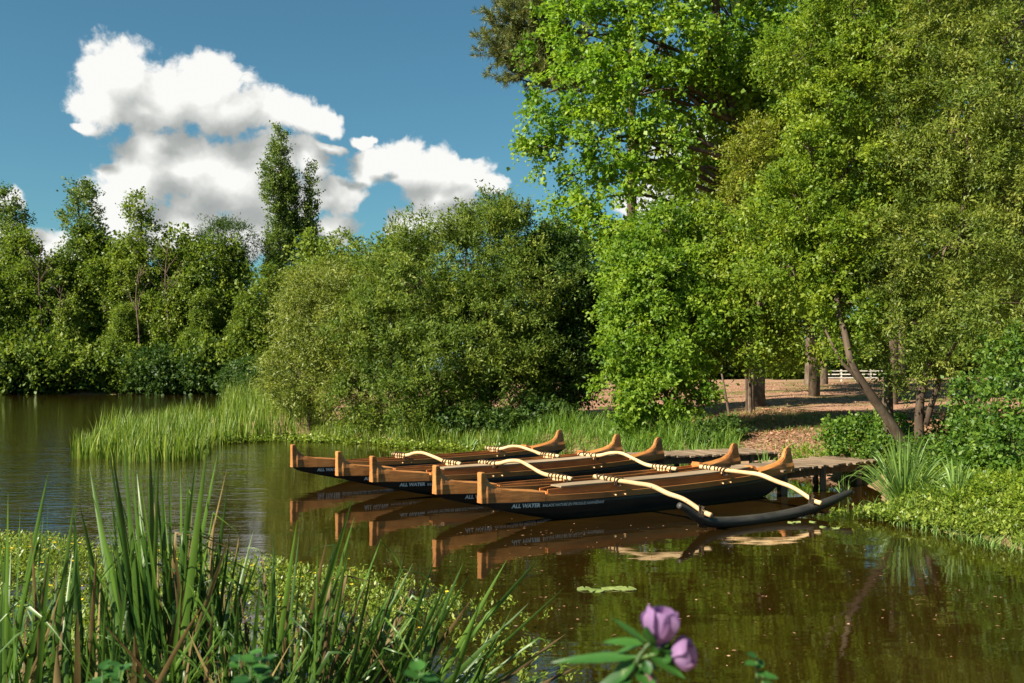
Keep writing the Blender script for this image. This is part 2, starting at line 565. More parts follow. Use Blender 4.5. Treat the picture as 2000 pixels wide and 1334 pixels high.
wood_mat('cord', (0.02, 0.015, 0.010), (0.045, 0.033, 0.022), (0.09, 0.065, 0.04), (20, 20, 20), rough=0.9, spec=0.1)
wood_mat('stem_green', (0.02, 0.05, 0.012), (0.05, 0.10, 0.02), (0.09, 0.15, 0.03), (10, 10, 3), rough=0.6)


def letter_mat():
    m, nt, out = new_mat('lettering_white')
    tc = nn(nt, 'ShaderNodeTexCoord')
    n = noise(nt, tc.outputs['Object'], 30, 4, 0.6)
    col = ramp(nt, n, [(0.3, (0.62, 0.63, 0.62)), (0.5, (0.85, 0.86, 0.86))])
    pb = nn(nt, 'ShaderNodeBsdfPrincipled'); nt.links.new(col, pb.inputs['Base Color'])
    pb.inputs['Roughness'].default_value = 0.5
    nt.links.new(pb.outputs[0], out.inputs[0])


letter_mat()


def ground_mat():
    m, nt, out = new_mat('ground_litter')
    tc = nn(nt, 'ShaderNodeTexCoord')
    p = tc.outputs['Object']
    n1 = noise(nt, p, 0.22, 5, 0.6)
    n2 = noise(nt, p, 3.2, 6, 0.7)
    n3 = noise(nt, p, 14, 4, 0.7)
    litter = ramp(nt, mth(nt, 'MULTIPLY_ADD', n3, 0.5, mth(nt, 'MULTIPLY', n2, 0.5)),
                  [(0.30, (0.12, 0.066, 0.040)), (0.50, (0.30, 0.175, 0.112)), (0.66, (0.42, 0.27, 0.185)), (0.8, (0.52, 0.37, 0.27))])
    grs = ramp(nt, n2, [(0.3, (0.065, 0.075, 0.022)), (0.55, (0.17, 0.15, 0.055)), (0.75, (0.27, 0.22, 0.10))])
    g = maprange(nt, mth(nt, 'MULTIPLY_ADD', n2, 0.25, n1), 0.60, 0.74)
    col = mixc(nt, g, litter, grs)
    pb = nn(nt, 'ShaderNodeBsdfPrincipled'); nt.links.new(col, pb.inputs['Base Color'])
    pb.inputs['Roughness'].default_value = 0.95
    pb.inputs['Specular IOR Level'].default_value = 0.1
    bp = nn(nt, 'ShaderNodeBump'); bp.inputs['Strength'].default_value = 0.6; bp.inputs['Distance'].default_value = 0.06
    nt.links.new(n3, bp.inputs['Height']); nt.links.new(bp.outputs[0], pb.inputs['Normal'])
    nt.links.new(pb.outputs[0], out.inputs[0])


ground_mat()


def water_mat():
    m, nt, out = new_mat('pond_water')
    tc = nn(nt, 'ShaderNodeTexCoord')
    p = tc.outputs['Object']
    sep = nn(nt, 'ShaderNodeSeparateXYZ'); nt.links.new(p, sep.inputs[0])
    # breeze on the open water to the left, calm behind the canoes and by the right bank
    t = mth(nt, 'MULTIPLY_ADD', sep.outputs[1], 0.05, sep.outputs[0])
    wn = noise(nt, p, 0.25, 3, 0.5)
    t = mth(nt, 'MULTIPLY_ADD', wn, 3.0, t)
    br = maprange(nt, t, -5.5, -0.5, 1.0, 0.0)
    pv = vmth(nt, 'MULTIPLY', p, (0.55, 1.25, 1.0))
    r1 = noise(nt, pv, 5.0, 2.5, 0.5, 0.4)
    r2 = noise(nt, pv, 1.1, 2.0, 0.5)
    r3 = noise(nt, pv, 17.0, 2.0, 0.5)
    hgt = mth(nt, 'MULTIPLY_ADD', r1, mth(nt, 'MULTIPLY_ADD', br, 0.0155, 0.0009), mth(nt, 'MULTIPLY', r2, mth(nt, 'MULTIPLY_ADD', br, 0.019, 0.0050)))
    hgt = mth(nt, 'MULTIPLY_ADD', r3, mth(nt, 'MULTIPLY_ADD', br, 0.0020, 0.00015), hgt)
    bp = nn(nt, 'ShaderNodeBump'); bp.inputs['Strength'].default_value = 1.0; bp.inputs['Distance'].default_value = 1.0
    nt.links.new(hgt, bp.inputs['Height'])
    mud = noise(nt, p, 0.5, 4, 0.6)
    col = ramp(nt, mud, [(0.3, (0.010, 0.0054, 0.0009)), (0.6, (0.018, 0.0098, 0.0016)), (0.8, (0.026, 0.0148, 0.003))])
    pb = nn(nt, 'ShaderNodeBsdfPrincipled')
    nt.links.new(col, pb.inputs['Base Color'])
    pb.inputs['Roughness'].default_value = 0.03
    pb.inputs['IOR'].default_value = 1.6
    nt.links.new(bp.outputs[0], pb.inputs['Normal'])
    nt.links.new(pb.outputs[0], out.inputs[0])


water_mat()
M = MATS

# ------------------------------------------------------------------ setting: terrain and water
LAKE = [  # shoreline, world metres, counter-clockwise
    (-160, 4.5), (-8, 4.6), (-2, 4.9), (2.2, 4.6), (4.6, 6.5), (6.6, 9.6), (7.0, 12.2), (6.0, 15.8), (6.9, 18.3), (7.4, 20.6),
    (6.6, 22.0), (5.9, 23.6), (5.4, 25.6), (2.9, 27.8), (0.0, 30.2), (-1.6, 31.0), (-4.0, 32.3), (-7.3, 35.2), (-10.8, 38.0),
    (-13.5, 44), (-15.5, 54), (-17.5, 70), (-22.0, 88), (-27.0, 94.5), (-45, 95.5), (-75, 94), (-160, 97)]
LK = np.array(LAKE, float)


def lake_dist(x, y):
    """signed distance to the shoreline, negative on the water"""
    x = np.asarray(x, float); y = np.asarray(y, float)
    a = LK; b = np.roll(LK, -1, 0)
    dmin = np.full(x.shape, 1e9); inside = np.zeros(x.shape, bool)
    for (ax, ay), (bx, by) in zip(a, b):
        ex, ey = bx - ax, by - ay
        t = np.clip(((x - ax) * ex + (y - ay) * ey) / (ex * ex + ey * ey), 0, 1)
        dmin = np.minimum(dmin, np.hypot(x - ax - t * ex, y - ay - t * ey))
        c = ((ay > y) != (by > y)) & (x < (bx - ax) * (y - ay) / (by - ay + 1e-12) + ax)
        inside ^= c
    return np.where(inside, -dmin, dmin)


def ground_z(x, y):
    s = lake_dist(x, y)
    land = 0.40 * (1 - np.exp(-np.maximum(s, 0) / 0.7)) + 1.35 * (1 - np.exp(-np.maximum(s, 0) / 42.0))
    wob = 0.05 * np.sin(np.asarray(x) * 0.9 + np.asarray(y) * 0.3) * np.sin(np.asarray(y) * 0.7) + 0.03 * np.sin(np.asarray(x) * 2.3 - np.asarray(y) * 1.9)
    bed = np.maximum(s, -6) * 0.12 - 0.02
    return np.where(s > 0, land + wob * np.clip(s / 3, 0, 1), bed)


def gz(x, y):
    return float(ground_z(np.array([x]), np.array([y]))[0])


def build_ground():
    xs = np.concatenate([np.linspace(-400, -62, 14), np.linspace(-60, -26, 18), np.linspace(-25, 45, 141), np.linspace(48, 110, 22), np.linspace(130, 400, 8)])
    ys = np.concatenate([np.linspace(-60, -5, 6), np.linspace(-3, 50, 107), np.linspace(52, 130, 40), np.linspace(150, 600, 10)])
    X, Y = np.meshgrid(xs, ys)
    Z = ground_z(X.ravel(), Y.ravel())
    V = np.stack([X.ravel(), Y.ravel(), Z], 1)
    nx = len(xs)
    fs = [(j * nx + i, j * nx + i + 1, (j + 1) * nx + i + 1, (j + 1) * nx + i) for j in range(len(ys) - 1) for i in range(nx - 1)]
    o = MB().add(V, fs).build('ground', M['ground_litter'], smooth=True, recalc=False)
    tag(o, kind='structure')
    w = MB().add([(-160, -2, 0), (60, -2, 0), (60, 130, 0), (-160, 130, 0)], [(0, 1, 2, 3)]).build('water', M['pond_water'], recalc=False)
    tag(w, kind='structure')


build_ground()

# ------------------------------------------------------------------ canoes
LH = 7.0
AX = math.radians(34.5)
U = np.array([math.cos(AX), math.sin(AX), 0])          # bow to stern
V_ = np.array([math.sin(AX), -math.cos(AX), 0])        # across, towards the camera
BOWS = [(-4.51, 20.39), (-3.29, 18.72), (-2.50, 17.70), (-1.24, 15.97), (-0.48, 14.88)]


def half_beam(t):
    s = np.abs(2 * np.asarray(t, float) / LH - 1)
    return np.maximum(0.255 * (1 - s ** 2.5) ** 0.85, 0.055)


KT = np.array([0, .12, .35, .6, .95, 1.36, 2.2, 3.5, 5.0, 5.8, 6.25, 6.6, 6.85, 7.0])
KZ = np.array([.36, .28, .215, .155, .078, 0, -.085, -.12, -.10, -.06, 0.0, .17, .31, .40])


def keel(t): return np.interp(t, KT, KZ)


SH = np.polyfit([0, 3.7, 7.0], [0.36, 0.31, 0.42], 2)


def sheer(t): return np.polyval(SH, t)


def hull_v(t, z):
    k, s = keel(t), sheer(t)
    q = np.clip((z - k) / np.maximum(s - k, 1e-3), 0, 1)
    return half_beam(t) * q ** 0.42


def box_between(fn_in, fn_out, fn_lo, fn_hi, ts):
    """a board that follows the hull: loft of rectangles"""
    return [[(t, fn_in(t), fn_lo(t)), (t, fn_out(t), fn_lo(t)), (t, fn_out(t), fn_hi(t)), (t, fn_in(t), fn_hi(t))] for t in ts]


def text_mesh(name, body, t0, t1, z_lo, z_hi, zfun, bold):
    cu = bpy.data.curves.new('lettering_curve', 'FONT')
    cu.body = body
    cu.size = 1.0
    cu.offset = 0.045 if bold else 0.014
    cu.resolution_u = 2
    ob = bpy.data.objects.new('lettering_source', cu)
    COL.objects.link(ob)
    dg = bpy.context.evaluated_depsgraph_get()
    me = bpy.data.meshes.new_from_object(ob.evaluated_get(dg))
    bpy.data.objects.remove(ob)
    n = len(me.vertices)
    co = np.zeros(n * 3); me.vertices.foreach_get('co', co); co = co.reshape(-1, 3)
    x = (co[:, 0] - co[:, 0].min()) / (co[:, 0].max() - co[:, 0].min())
    y = (co[:, 1] - co[:, 1].min()) / (co[:, 1].max() - co[:, 1].min())
    t = t0 + x * (t1 - t0)
    z = zfun(t) + z_lo + y * (z_hi - z_lo)
    # letters lie on the near side of the hull
    v = hull_v(t, z) + 0.004
    new = np.stack([t, -v, z], 1)
    me.vertices.foreach_set('co', new.ravel())
    me.materials.clear(); me.materials.append(M['lettering_white'])
    me.update()
    return me


# local frame of a hull: x bow to stern, -y towards the camera, z up
TXT1 = text_mesh('lettering', 'ALL WATER', 0.52, 1.02, -0.098, -0.032, sheer, True)
TXT2 = text_mesh('lettering', 'BALADE NATURE EN PIROGUE HAWAÏENNE', 1.06, 2.22, -0.096, -0.038, sheer, False)


def hull_parts(root, y0, lid, seed):
    rng = np.random.default_rng(seed)
    hu = empty('hull', (0, y0, 0)); hu.parent = root
    # black lower hull
    ts = np.concatenate([np.linspace(0, 1.4, 15), np.linspace(1.7, 5.6, 14), np.linspace(5.8, 7.0, 13)])
    qs = np.array([0, 0.06, 0.2, 0.4, 0.62, 0.82, 1.0])
    secs = []
    for t in ts:
        k, s = keel(t), sheer(t) - 0.002
        zz = k + (s - k) * qs
        vv = half_beam(t) * qs ** 0.42
        secs.append([(t, -v, z) for v, z in zip(vv[::-1], zz[::-1])] + [(t, v, z) for v, z in zip(vv[1:], zz[1:])])
    m = MB().loft(secs, cap=True, closed=True)
    m.build('lower_hull', M['black_hull'], hu, smooth=True)
    # gunwale boards
    tt = np.linspace(1.0, 6.05, 22)
    for s in (-1, 1):
        MB().loft(box_between(lambda t: s * (half_beam(t) - 0.02), lambda t: s * (half_beam(t) + 0.016), lambda t: sheer(t) - 0.006,
                              lambda t: sheer(t) + 0.085, tt)).build('gunwale', M['wood_gunwale'], hu)
    # bow piece with upright stem
    bt = np.array([-0.012, 0.0, 0.05, 0.07, 0.10, 0.15, 0.22, 0.32, 0.5, 0.8, 1.08])
    top = np.array([.808, .815, .815, .795, .73, .655, .60, .56, .53, .50, .47])
    wt = np.array([.054, .058, .056, .046, .036, .038, .052, .09, .125, .165, .195])
    secs = []
    for t, z1, w1 in zip(bt, top, wt):
        tq = max(t, 0.0)
        stem = t < 0.08
        b = float(half_beam(tq)) + 0.018
        z0 = float(sheer(tq)) - 0.004
        if stem: b = 0.068 if t >= 0 else 0.062
        else: b = max(b, 0.068)
        zm = z0 + min(0.15, (z1 - z0) * 0.8) if t < 0.9 else z0 + 0.1
        w1 = min(w1, b - 0.004)
        zz = [z0, z0 + (zm - z0) * 0.5, zm, zm + (z1 - zm) * 0.5, z1 - 0.010, z1]
        vv = [b, b * .96, b * .84, w1 * .88, w1, w1 * .88] if stem else [b, b, b * 0.985, b * 0.5 + w1 * 0.5, w1, w1 * 0.9]
        secs.append([(t, v, z) for v, z in zip(vv, zz)] + [(t, -v, z) for v, z in zip(vv[::-1], zz[::-1])])
    MB().loft(secs).build('bow_piece', M['wood_gunwale'], hu)
    # stern piece with rounded upright knob
    st = np.array([5.95, 6.15, 6.35, 6.55, 6.68, 6.75, 6.79, 6.83, 6.88, 6.93, 6.96, 6.985, 7.0])
    top = np.array([.50, .525, .56, .605, .66, .72, .81, .868, .886, .882, .86, .70, .585])
    wt = np.array([.19, .155, .115, .075, .056, .048, .044, .038, .032, .03, .03, .034, .036])
    secs = []
    for t, z1, w1 in zip(st, top, wt):
        b = float(half_beam(min(t, 6.97))) + 0.018
        z0 = float(sheer(t)) - 0.004
        zm = z0 + 0.12
        w1 = min(w1, b - 0.002)
        zk = min(z1, z0 + 0.26)
        zz = [z0, z0 + 0.06, zm, zm + (zk - zm) * 0.55, z1 - (z1 - zm) * 0.22, z1]
        vv = [b, b, b * 0.97, (b * 0.4 + w1 * 0.6), w1, w1 * 0.62]
        secs.append([(t, v, z) for v, z in zip(vv, zz)] + [(t, -v, z) for v, z in zip(vv[::-1], zz[::-1])])
    MB().loft(secs).build('stern_piece', M['wood_gunwale'], hu)
    # coaming boards round the cockpit
    tt = np.linspace(1.18, 5.82, 20)
    ins = lambda t: half_beam(t) - 0.060
    ctop = lambda t: sheer(t) + (0.205 if lid else 0.130) - (0.05 if lid else 0.03) * np.exp(-(t - 1.1) / 0.35)
    for s in (-1, 1):
        MB().loft(box_between(lambda t: s * (ins(t) - 0.022), lambda t: s * ins(t), lambda t: sheer(t) - 0.03, ctop, tt)).build('coaming_board', M['wood_coaming'], hu)
    for t, hgt in ((1.20, 0.13 if lid else .105), (5.86, 0.235 if lid else .20)):
        b = float(ins(t)) + 0.004
        z0 = float(sheer(t))
        MB().add([(t - .05, v, z0 - .03) for v in (-b, b)] + [(t + .05, v, z0 - .03) for v in (-b, b)] +
                 [(t - .045, v * .8, z0 + hgt) for v in (-b, b)] + [(t + .04, v * .8, z0 + hgt * .96) for v in (-b, b)] +
                 [(t - .05, v, z0 + hgt * .7) for v in (-b, b)] + [(t + .05, v, z0 + hgt * .7) for v in (-b, b)],
                 [(0, 2, 3, 1), (0, 1, 9, 8), (8, 9, 5, 4), (2, 10, 11, 3), (10, 6, 7, 11), (4, 5, 7, 6), (0, 8, 10, 2), (8, 4, 6, 10), (1, 3, 11, 9), (9, 11, 7, 5)]
                 ).build('coaming_end', M['wood_coaming'], hu)
    # floor boards inside
    tt = np.linspace(1.05, 6.0, 14)
    MB().loft(box_between(lambda t: -(half_beam(t) - 0.03), lambda t: half_beam(t) - 0.03, lambda t: sheer(t) - 0.05, lambda t: sheer(t) - 0.035, tt)).build('floor', M['black_float'], hu)
    if lid:
        tt = np.linspace(1.42, 5.74, 18)
        MB().loft(box_between(lambda t: -(half_beam(t) - 0.058), lambda t: half_beam(t) - 0.058, lambda t: ctop(t) + 0.003, lambda t: ctop(t) + 0.024, tt)).build('deck_cover', M['deck_grey'], hu)
    else:
        for t in (1.75, 2.75, 3.75, 4.75, 5.45):
            b = float(ins(t)) - 0.023
            z = float(sheer(t)) + 0.055
            MB().box(t - .11, t + .11, -b, b, z, z + .022).build('seat', M['deck_grey'], hu)
    # pegs where the lashings are tied off
    for t in (2.42, 2.62, 4.88, 5.08):
        for s in (-1, 1):
            b = float(half_beam(t)) + 0.012
            MB().tube([(t, s * b, sheer(t) + .03), (t, s * (b + .045), sheer(t) + .026)], 0.012, 6).build('peg', M['wood_pole'], hu)
    for me in (TXT1, TXT2):
        link(bpy.data.objects.new('lettering', me), hu)
    return hu


def lashing(mb, path, v0, v1, n, r, rng, extra=True):
    """cord turns round a cross pole between two arc positions"""
    path = np.asarray(path)
    for y in np.linspace(v0, v1, n):
        y += rng.normal() * 0.008
        z = np.interp(y, path[:, 1], path[:, 2])
        x = np.interp(y, path[:, 1], path[:, 0])
        a = np.linspace(0, 2 * math.pi, 11)
        drop = 0.055 if extra else 0.012
        tilt = rng.normal() * 0.02
        ring = np.stack([x + np.cos(a) * (r + .008), np.full(11, y) + np.sin(a) * tilt + np.cos(a) * tilt, z + np.where(np.sin(a) < 0, np.sin(a) * (r + drop), np.sin(a) * (r + .008))], 1)
        mb.tube(ring, 0.0125, 5, cap=False)


def smooth_path(ctrl, n=40):
    c = np.asarray(ctrl, float)
    s = np.arange(len(c))
    q = np.linspace(0, len(c) - 1, n)
    i = np.clip(q.astype(int), 0, len(c) - 2)
    f = (q - i)[:, None]
    p0 = c[np.maximum(i - 1, 0)]; p1 = c[i]; p2 = c[i + 1]; p3 = c[np.minimum(i + 2, len(c) - 1)]
    return 0.5 * ((2 * p1) + (-p0 + p2) * f + (2 * p0 - 5 * p1 + 4 * p2 - p3) * f ** 2 + (-p0 + 3 * p1 - 3 * p2 + p3) * f ** 3)


IAKO_T = (2.50, 4.96)


def double_canoe(name, i, j, lids, label, seed):
    rng = np.random.default_rng(seed)
    root = empty(name, (BOWS[i][0], BOWS[i][1], 0), AX)
    tag(root, label, 'canoe', 'wooden canoes moored side by side')
    d = np.array(BOWS[j]) - np.array(BOWS[i])
    du, dv = float(d @ U[:2]), float(d @ V_[:2])
    hull_parts(root, 0.0, lids[0], seed)
    h2 = hull_parts(root, -dv, lids[1], seed + 7)
    h2.location.x = du
    for t in IAKO_T:
        za, zb = (float(sheer(t)) + (.205 if l_ else .130) + .05 for l_ in lids)
        zm = max(za, zb)
        ctrl = [(t, .34, za - .01), (t, 0, za), (t + .0, -.34, za + .015), (t + du * .25, -.66, za + .085), (t + du * .45, -.98, (za + zm) / 2 + .105), (t + du * .65, -1.30, za * .5 + zb * .5 + .068),
                (t + du * .85, -1.60, zb + .022), (t + du, -dv + .32, zb - .006), (t + du, -dv, zb - .004), (t + du, -dv - .36, zb - .012)]
        path = smooth_path(ctrl, 44)
        pole = MB().tube(path, 0.036 + 0.003 * np.sin(np.linspace(0, 9, 44)), 9).build('cross_pole', M['wood_pole'], root, smooth=True)
        srt = path[np.argsort(path[:, 1])]
        for c_ in (0.0, -dv):
            lm = MB()
            lashing(lm, srt, c_ - .25, c_ + .25, 6, .040, rng)
            lm.build('lashing', M['cord'], pole)
        for (uu, vv, zz) in ((t, 0.0, za), (t + du, -dv, zb)):
            zs = zz - .255
            MB().box(uu - .035, uu + .035, vv - .19, vv + .19, zs + .18, zs + .218).build('pole_block', M['wood_pole'], root)
    return root


double_canoe('double_canoe', 0, 1, (False, False), 'double canoe farthest away, its left bow the leftmost, beside the grassy bank', 11)
double_canoe('double_canoe', 2, 3, (True, False), 'middle double canoe with one grey covered hull, between the other canoes', 23)


def outrigger_canoe():
    rng = np.random.default_rng(5)
    root = empty('outrigger_canoe', (BOWS[4][0], BOWS[4][1], 0), AX)
    tag(root, 'nearest canoe, grey covered deck, with a black float on two curved pale arms', 'canoe', 'wooden canoes moored side by side')
    hull_parts(root, 0.0, True, 41)
    av = 2.1
    fl = smooth_path([(2.05, -av, .40), (2.2, -av, .33), (2.42, -av, .19), (2.7, -av, .105), (3.2, -av, .062), (3.9, -av, .055), (4.6, -av, .09), (5.2, -av, .165), (5.65, -av, .25), (6.0, -av, .33)], 40)
    rr = np.interp(fl[:, 0], [2.05, 2.3, 2.7, 3.5, 5.0, 5.6, 5.95, 6.0], [.045, .062, .082, .088, .085, .070, .046, .034])
    flo = MB().tube(fl, rr, 12).build('float', M['black_float'], root, smooth=True)
    for n, t in enumerate(IAKO_T):
        z0 = float(sheer(t)) + 0.255
        ze = float(np.interp(t + .03, fl[:, 0], fl[:, 2])) + 0.125
        ctrl = [(t - .02, .34, z0 + .01), (t, 0, z0), (t, -.32, z0 - .005), (t + .01, -.7, z0 - .01), (t + .02, -1.02, z0 - .02), (t + .03, -1.36, z0 - .10), (t + .03, -1.72, (z0 + ze) / 2 - .01),
                (t + .03, -av, ze), (t + .03, -av - .17, ze - .035)]
        path = smooth_path(ctrl, 44)
        pole = MB().tube(path, np.linspace(.039, .037, 44) + 0.002 * np.sin(np.linspace(0, 14, 44)), 9).build('outrigger_arm', M['wood_pole'], root, smooth=True)
        srt = path[np.argsort(path[:, 1])]
        lm = MB()
        lashing(lm, srt, -.28, .25, 7, .042, rng)
        lm.build('lashing', M['cord'], pole)
        lm = MB()
        for k in range(5):
            y = -av + (k - 2) * .026
            zc = float(np.interp(t + .03, fl[:, 0], fl[:, 2]))
            a = np.linspace(0, 2 * math.pi, 13)
            ring = np.stack([t + .03 + np.cos(a) * (.055 if k % 2 else .045) + (k - 2) * .012 * np.sin(a), np.full(13, y), zc + .045 + np.sin(a) * .155], 1)
            lm.tube(ring, .009, 4, cap=False)
        lm.tube([(t - .01, -av + .02, ze - .05), (t - .02, -av + .02, ze + .10)], .014, 5)
        lm.build('lashing', M['cord'], pole)
        zs = float(sheer(t))
        MB().box(t - .035, t + .035, -.19, .19, zs + .18, zs + .218).build('pole_block', M['wood_pole'], root)
    return root


outrigger_canoe()

# ------------------------------------------------------------------ jetties, post, fence


def jetty(label, x, y, ang, length, width, seed, deck=0.46):
    rng = np.random.default_rng(seed)
    root = empty('jetty', (x, y, 0), ang)
    tag(root, label, 'jetty', 'plank jetties at the bank')
    n = int(length / 0.118)
    pw = 0.104
    shared = []
    for k in range(3):
        shared.append(MB().box(-pw / 2, pw / 2, -width / 2 - .02 * k, width / 2 + .03 * (2 - k), -.018, .018).mesh('plank', M['plank_grey']))
    for i in range(n):
        o = link(bpy.data.objects.new('plank', shared[rng.integers(3)]), root)
        o.location = (i * 0.118 + .06, rng.normal() * .018, deck + rng.normal() * .004)
        o.rotation_euler = (rng.normal() * .008, 0, rng.normal() * .012)
    for s in (-1, 1):
        MB().box(0, length, s * width * .40 - .04, s * width * .40 + .04, deck - .17, deck - .022).build('beam', M['post_wood'], root)
    for t in np.arange(0.25, length, 1.3):
        for s in (-1, 1):
            MB().tube([(t, s * width * .44, -.7), (t + rng.normal() * .02, s * width * .44, deck - .02)], .062, 8).build('post', M['post_wood'], root)
    return root


jetty('weathered plank jetty right of the nearest canoe stern, ending in the bushes', 4.6, 18.95, math.radians(40), 3.6, 1.15, 3)
jetty('farther plank jetty behind the middle canoe sterns, in front of the grass', 2.6, 22.1, math.radians(22), 3.6, 1.2, 4, deck=0.44)

mp = W0(603, 851)
o = MB().tube([(mp[0], mp[1], -.5), (mp[0] + .01, mp[1], .8), (mp[0] + .03, mp[1], 1.86)], [.062, .055, .048], 8).build('mooring_post', M['post_wood'])
tag(o, 'thin dark wooden post standing upright in the reeds left of the canoes', 'post')


def fence():
    root = empty('white_fence', (31.0, 88, gz(31, 88)))
    tag(root, 'low white rail fence far behind the trunks at the back of the clearing', 'fence')
    for x in np.arange(-3.2, 2.2, 1.3):
        MB().box(x - .06, x + .06, -.06, .06, -.2, 1.0).build('post', M['white_paint'], root)
    for z in (.28, .58, .88):
        MB().box(-3.3, 2.1, -.10, -.065, z - .05, z + .05).build('rail', M['white_paint'], root)


fence()

# ------------------------------------------------------------------ trees


def lobes_px(lst, k=1.0, rs=1.0):
    out = []
    for (px, py, d, rx, ry, rd) in lst:
        d *= k; rd *= k * rs; rx *= rs; ry *= rs
        out.append((P(px, py, d), (rx / F * d, rd, ry / F * d)))
    return out


def limb_paths(mb, start, ends, r0, rng, sides=5, sag=0.25):
    for e in ends:
        e = np.asarray(e, float)
        s = np.asarray(start, float)
        L = np.linalg.norm(e - s)
        mid1 = s + (e - s) * .35 + np.array([0, 0, L * sag * .5]) + rng.normal(size=3) * L * .05
        mid2 = s + (e - s) * .7 + np.array([0, 0, L * sag * .35]) + rng.normal(size=3) * L * .05
        pts = smooth_path([s, mid1, mid2, e], 10)
        mb.tube(pts, np.linspace(r0, r0 * .22, 10), sides)


def make_tree(name, label, cat, base, lobes, mat, bark, rng_seed, clumps, trunk_pts=None, r0=0.2, group=None, limbs=True,
              twiglets=60, inner=0.5, trunks=None, bump=.16, **spray):
    rng = np.random.default_rng(rng_seed)
    base = np.array([base[0], base[1], gz(base[0], base[1]) if len(base) < 3 else base[2]])
    root = empty(name, base)
    tag(root, label, cat, group)
    cp, co = crown_points(lobes, clumps, rng, inner, bump)
    Vq, tint = sprays(cp, co, rng, **spray)
    me = quads_mesh('crown', Vq - base, tint, M[mat])
    link(bpy.data.objects.new('crown', me), root)
    mb = MB()
    cs = np.array([l[0] for l in lobes])
    if trunks is None:
        top = cs.mean(0) if trunk_pts is None else None
        pts = trunk_pts if trunk_pts is not None else [base - [0, 0, .3], base * .7 + top * .3 + rng.normal(size=3) * .1, top]
        trunks = [(pts, r0)]
    for pts, rr in trunks:
        pts = smooth_path(np.asarray(pts, float), 14)
        rad = np.linspace(rr, rr * .35, 14); rad[0] *= 1.35; rad[1] *= 1.1
        mb.tube(pts - base, rad, 8)
    main = smooth_path(np.asarray(trunks[0][0], float), 14)
    if limbs:
        for c in cs:
            alt = [smooth_path(np.asarray(t[0], float), 14) for t in trunks]
            allp = np.concatenate(alt)
            cand = allp[allp[:, 2] < c[2] - .2]
            cand = cand if len(cand) else allp
            s = cand[np.argmin(np.linalg.norm(cand - c, axis=1))]
            limb_paths(mb, s - base, [c - base], trunks[0][1] * .34, rng)
        idx = rng.choice(len(cp), min(twiglets, len(cp)), replace=False)
        for i in idx:
            c = cs[np.argmin(np.linalg.norm(cs - cp[i], axis=1))]
            limb_paths(mb, c - base, [cp[i] - base], trunks[0][1] * .12, rng, 4, .1)
    mb.build('trunk', M[bark], root, smooth=True, recalc=False)
    return root


# ---- big broadleaf tree at the upper right
make_tree('broadleaf_tree', 'tallest bright green broadleaf tree, its crown leaving the top of the frame', 'tree', (10.2, 41.5),
          lobes_px([(1150, 70, 40, 90, 66, 2.0), (1140, 180, 39, 80, 50, 1.8), (1290, 90, 40, 110, 80, 2.6), (1430, 40, 41, 120, 100, 3.0),
                    (1190, 262, 39, 100, 56, 2.0), (1105, 262, 39, 56, 34, 1.3), (1285, 290, 39, 66, 66, 2.0), (1165, 370, 39, 60, 46, 1.7),
                    (1200, -80, 40, 170, 110, 3.5), (1420, -120, 42, 250, 140, 4), (1135, 450, 39, 60, 46, 1.5), (1270, 480, 39, 100, 66, 2.2),
                    (1500, 150, 42, 90, 90, 2.6), (1340, 440, 40, 60, 46, 1.7), (1095, 500, 39.5, 46, 56, 1.4), (1110, 20, 40, 40, 40, 1.3), (1250, 185, 38.5, 66, 56, 1.7),
                    (1045, 190, 39, 40, 26, 1.0), (1055, 288, 39, 36, 16, .8), (1105, 345, 39, 46, 24, 1.0), (1110, 410, 39.3, 40, 20, .9), (1100, 130, 39.5, 30, 26, 1.0), (1350, 180, 40, 60, 60, 1.8),
                    (1220, 340, 38.6, 46, 34, 1.3), (1200, 140, 38.6, 50, 40, 1.4), (1440, 330, 41, 50, 60, 1.6), (1390, 100, 39.5, 60, 60, 1.8), (1150, 545, 38, 54, 46, 1.5), (1085, 470, 38.5, 36, 32, 1.2), (1205, 470, 38, 50, 40, 1.5)]),
          'leaf_broad', 'bark', 101, 900, trunk_pts=[(10.2, 41.5, gz(10.2, 41.5) - .3), (10.0, 41.4, 5), (9.6, 41, 10), (8.6, 41, 15.5), (8.2, 41, 20)], r0=.34, twiglets=160,
          twigs=9, per=10, tl=.72, leaf=.18, asp=.8, droop=.4, up=.1, jit=.08, bump=.28, spread=1.0)

# ---- young lime-green tree on the bank in the middle
make_tree('young_tree', 'bright lime green bushy young tree on the bank right of the dark bush', 'tree', (4.5, 28.9),
          lobes_px([(1275, 560, 30, 74, 60, 1.3), (1285, 665, 29.5, 84, 74, 1.5), (1225, 610, 30, 36, 66, 1.0), (1300, 770, 29, 72, 52, 1.3), (1240, 770, 28.6, 34, 50, .8),
                    (1350, 630, 30, 54, 56, 1.2), (1240, 490, 31, 50, 46, 1.1), (1350, 735, 29.5, 26, 36, .8), (1270, 830, 28.3, 60, 24, .8), (1195, 690, 29, 18, 26, .6), (1190, 600, 30, 16, 20, .6),
                    (1385, 590, 30.5, 34, 26, .8), (1325, 530, 31, 44, 34, 1.0), (1205, 540, 31, 26, 26, .8), (1420, 640, 31, 28, 22, .8), (1300, 450, 32, 50, 40, 1.1), (1180, 740, 28.8, 14, 20, .5), (1395, 690, 30, 24, 20, .7)]),
          'leaf_lime', 'bark', 102, 520, r0=.10, twigs=9, per=12, tl=.55, leaf=.125, asp=.7, droop=.3, up=.25, jit=.05, twiglets=80)

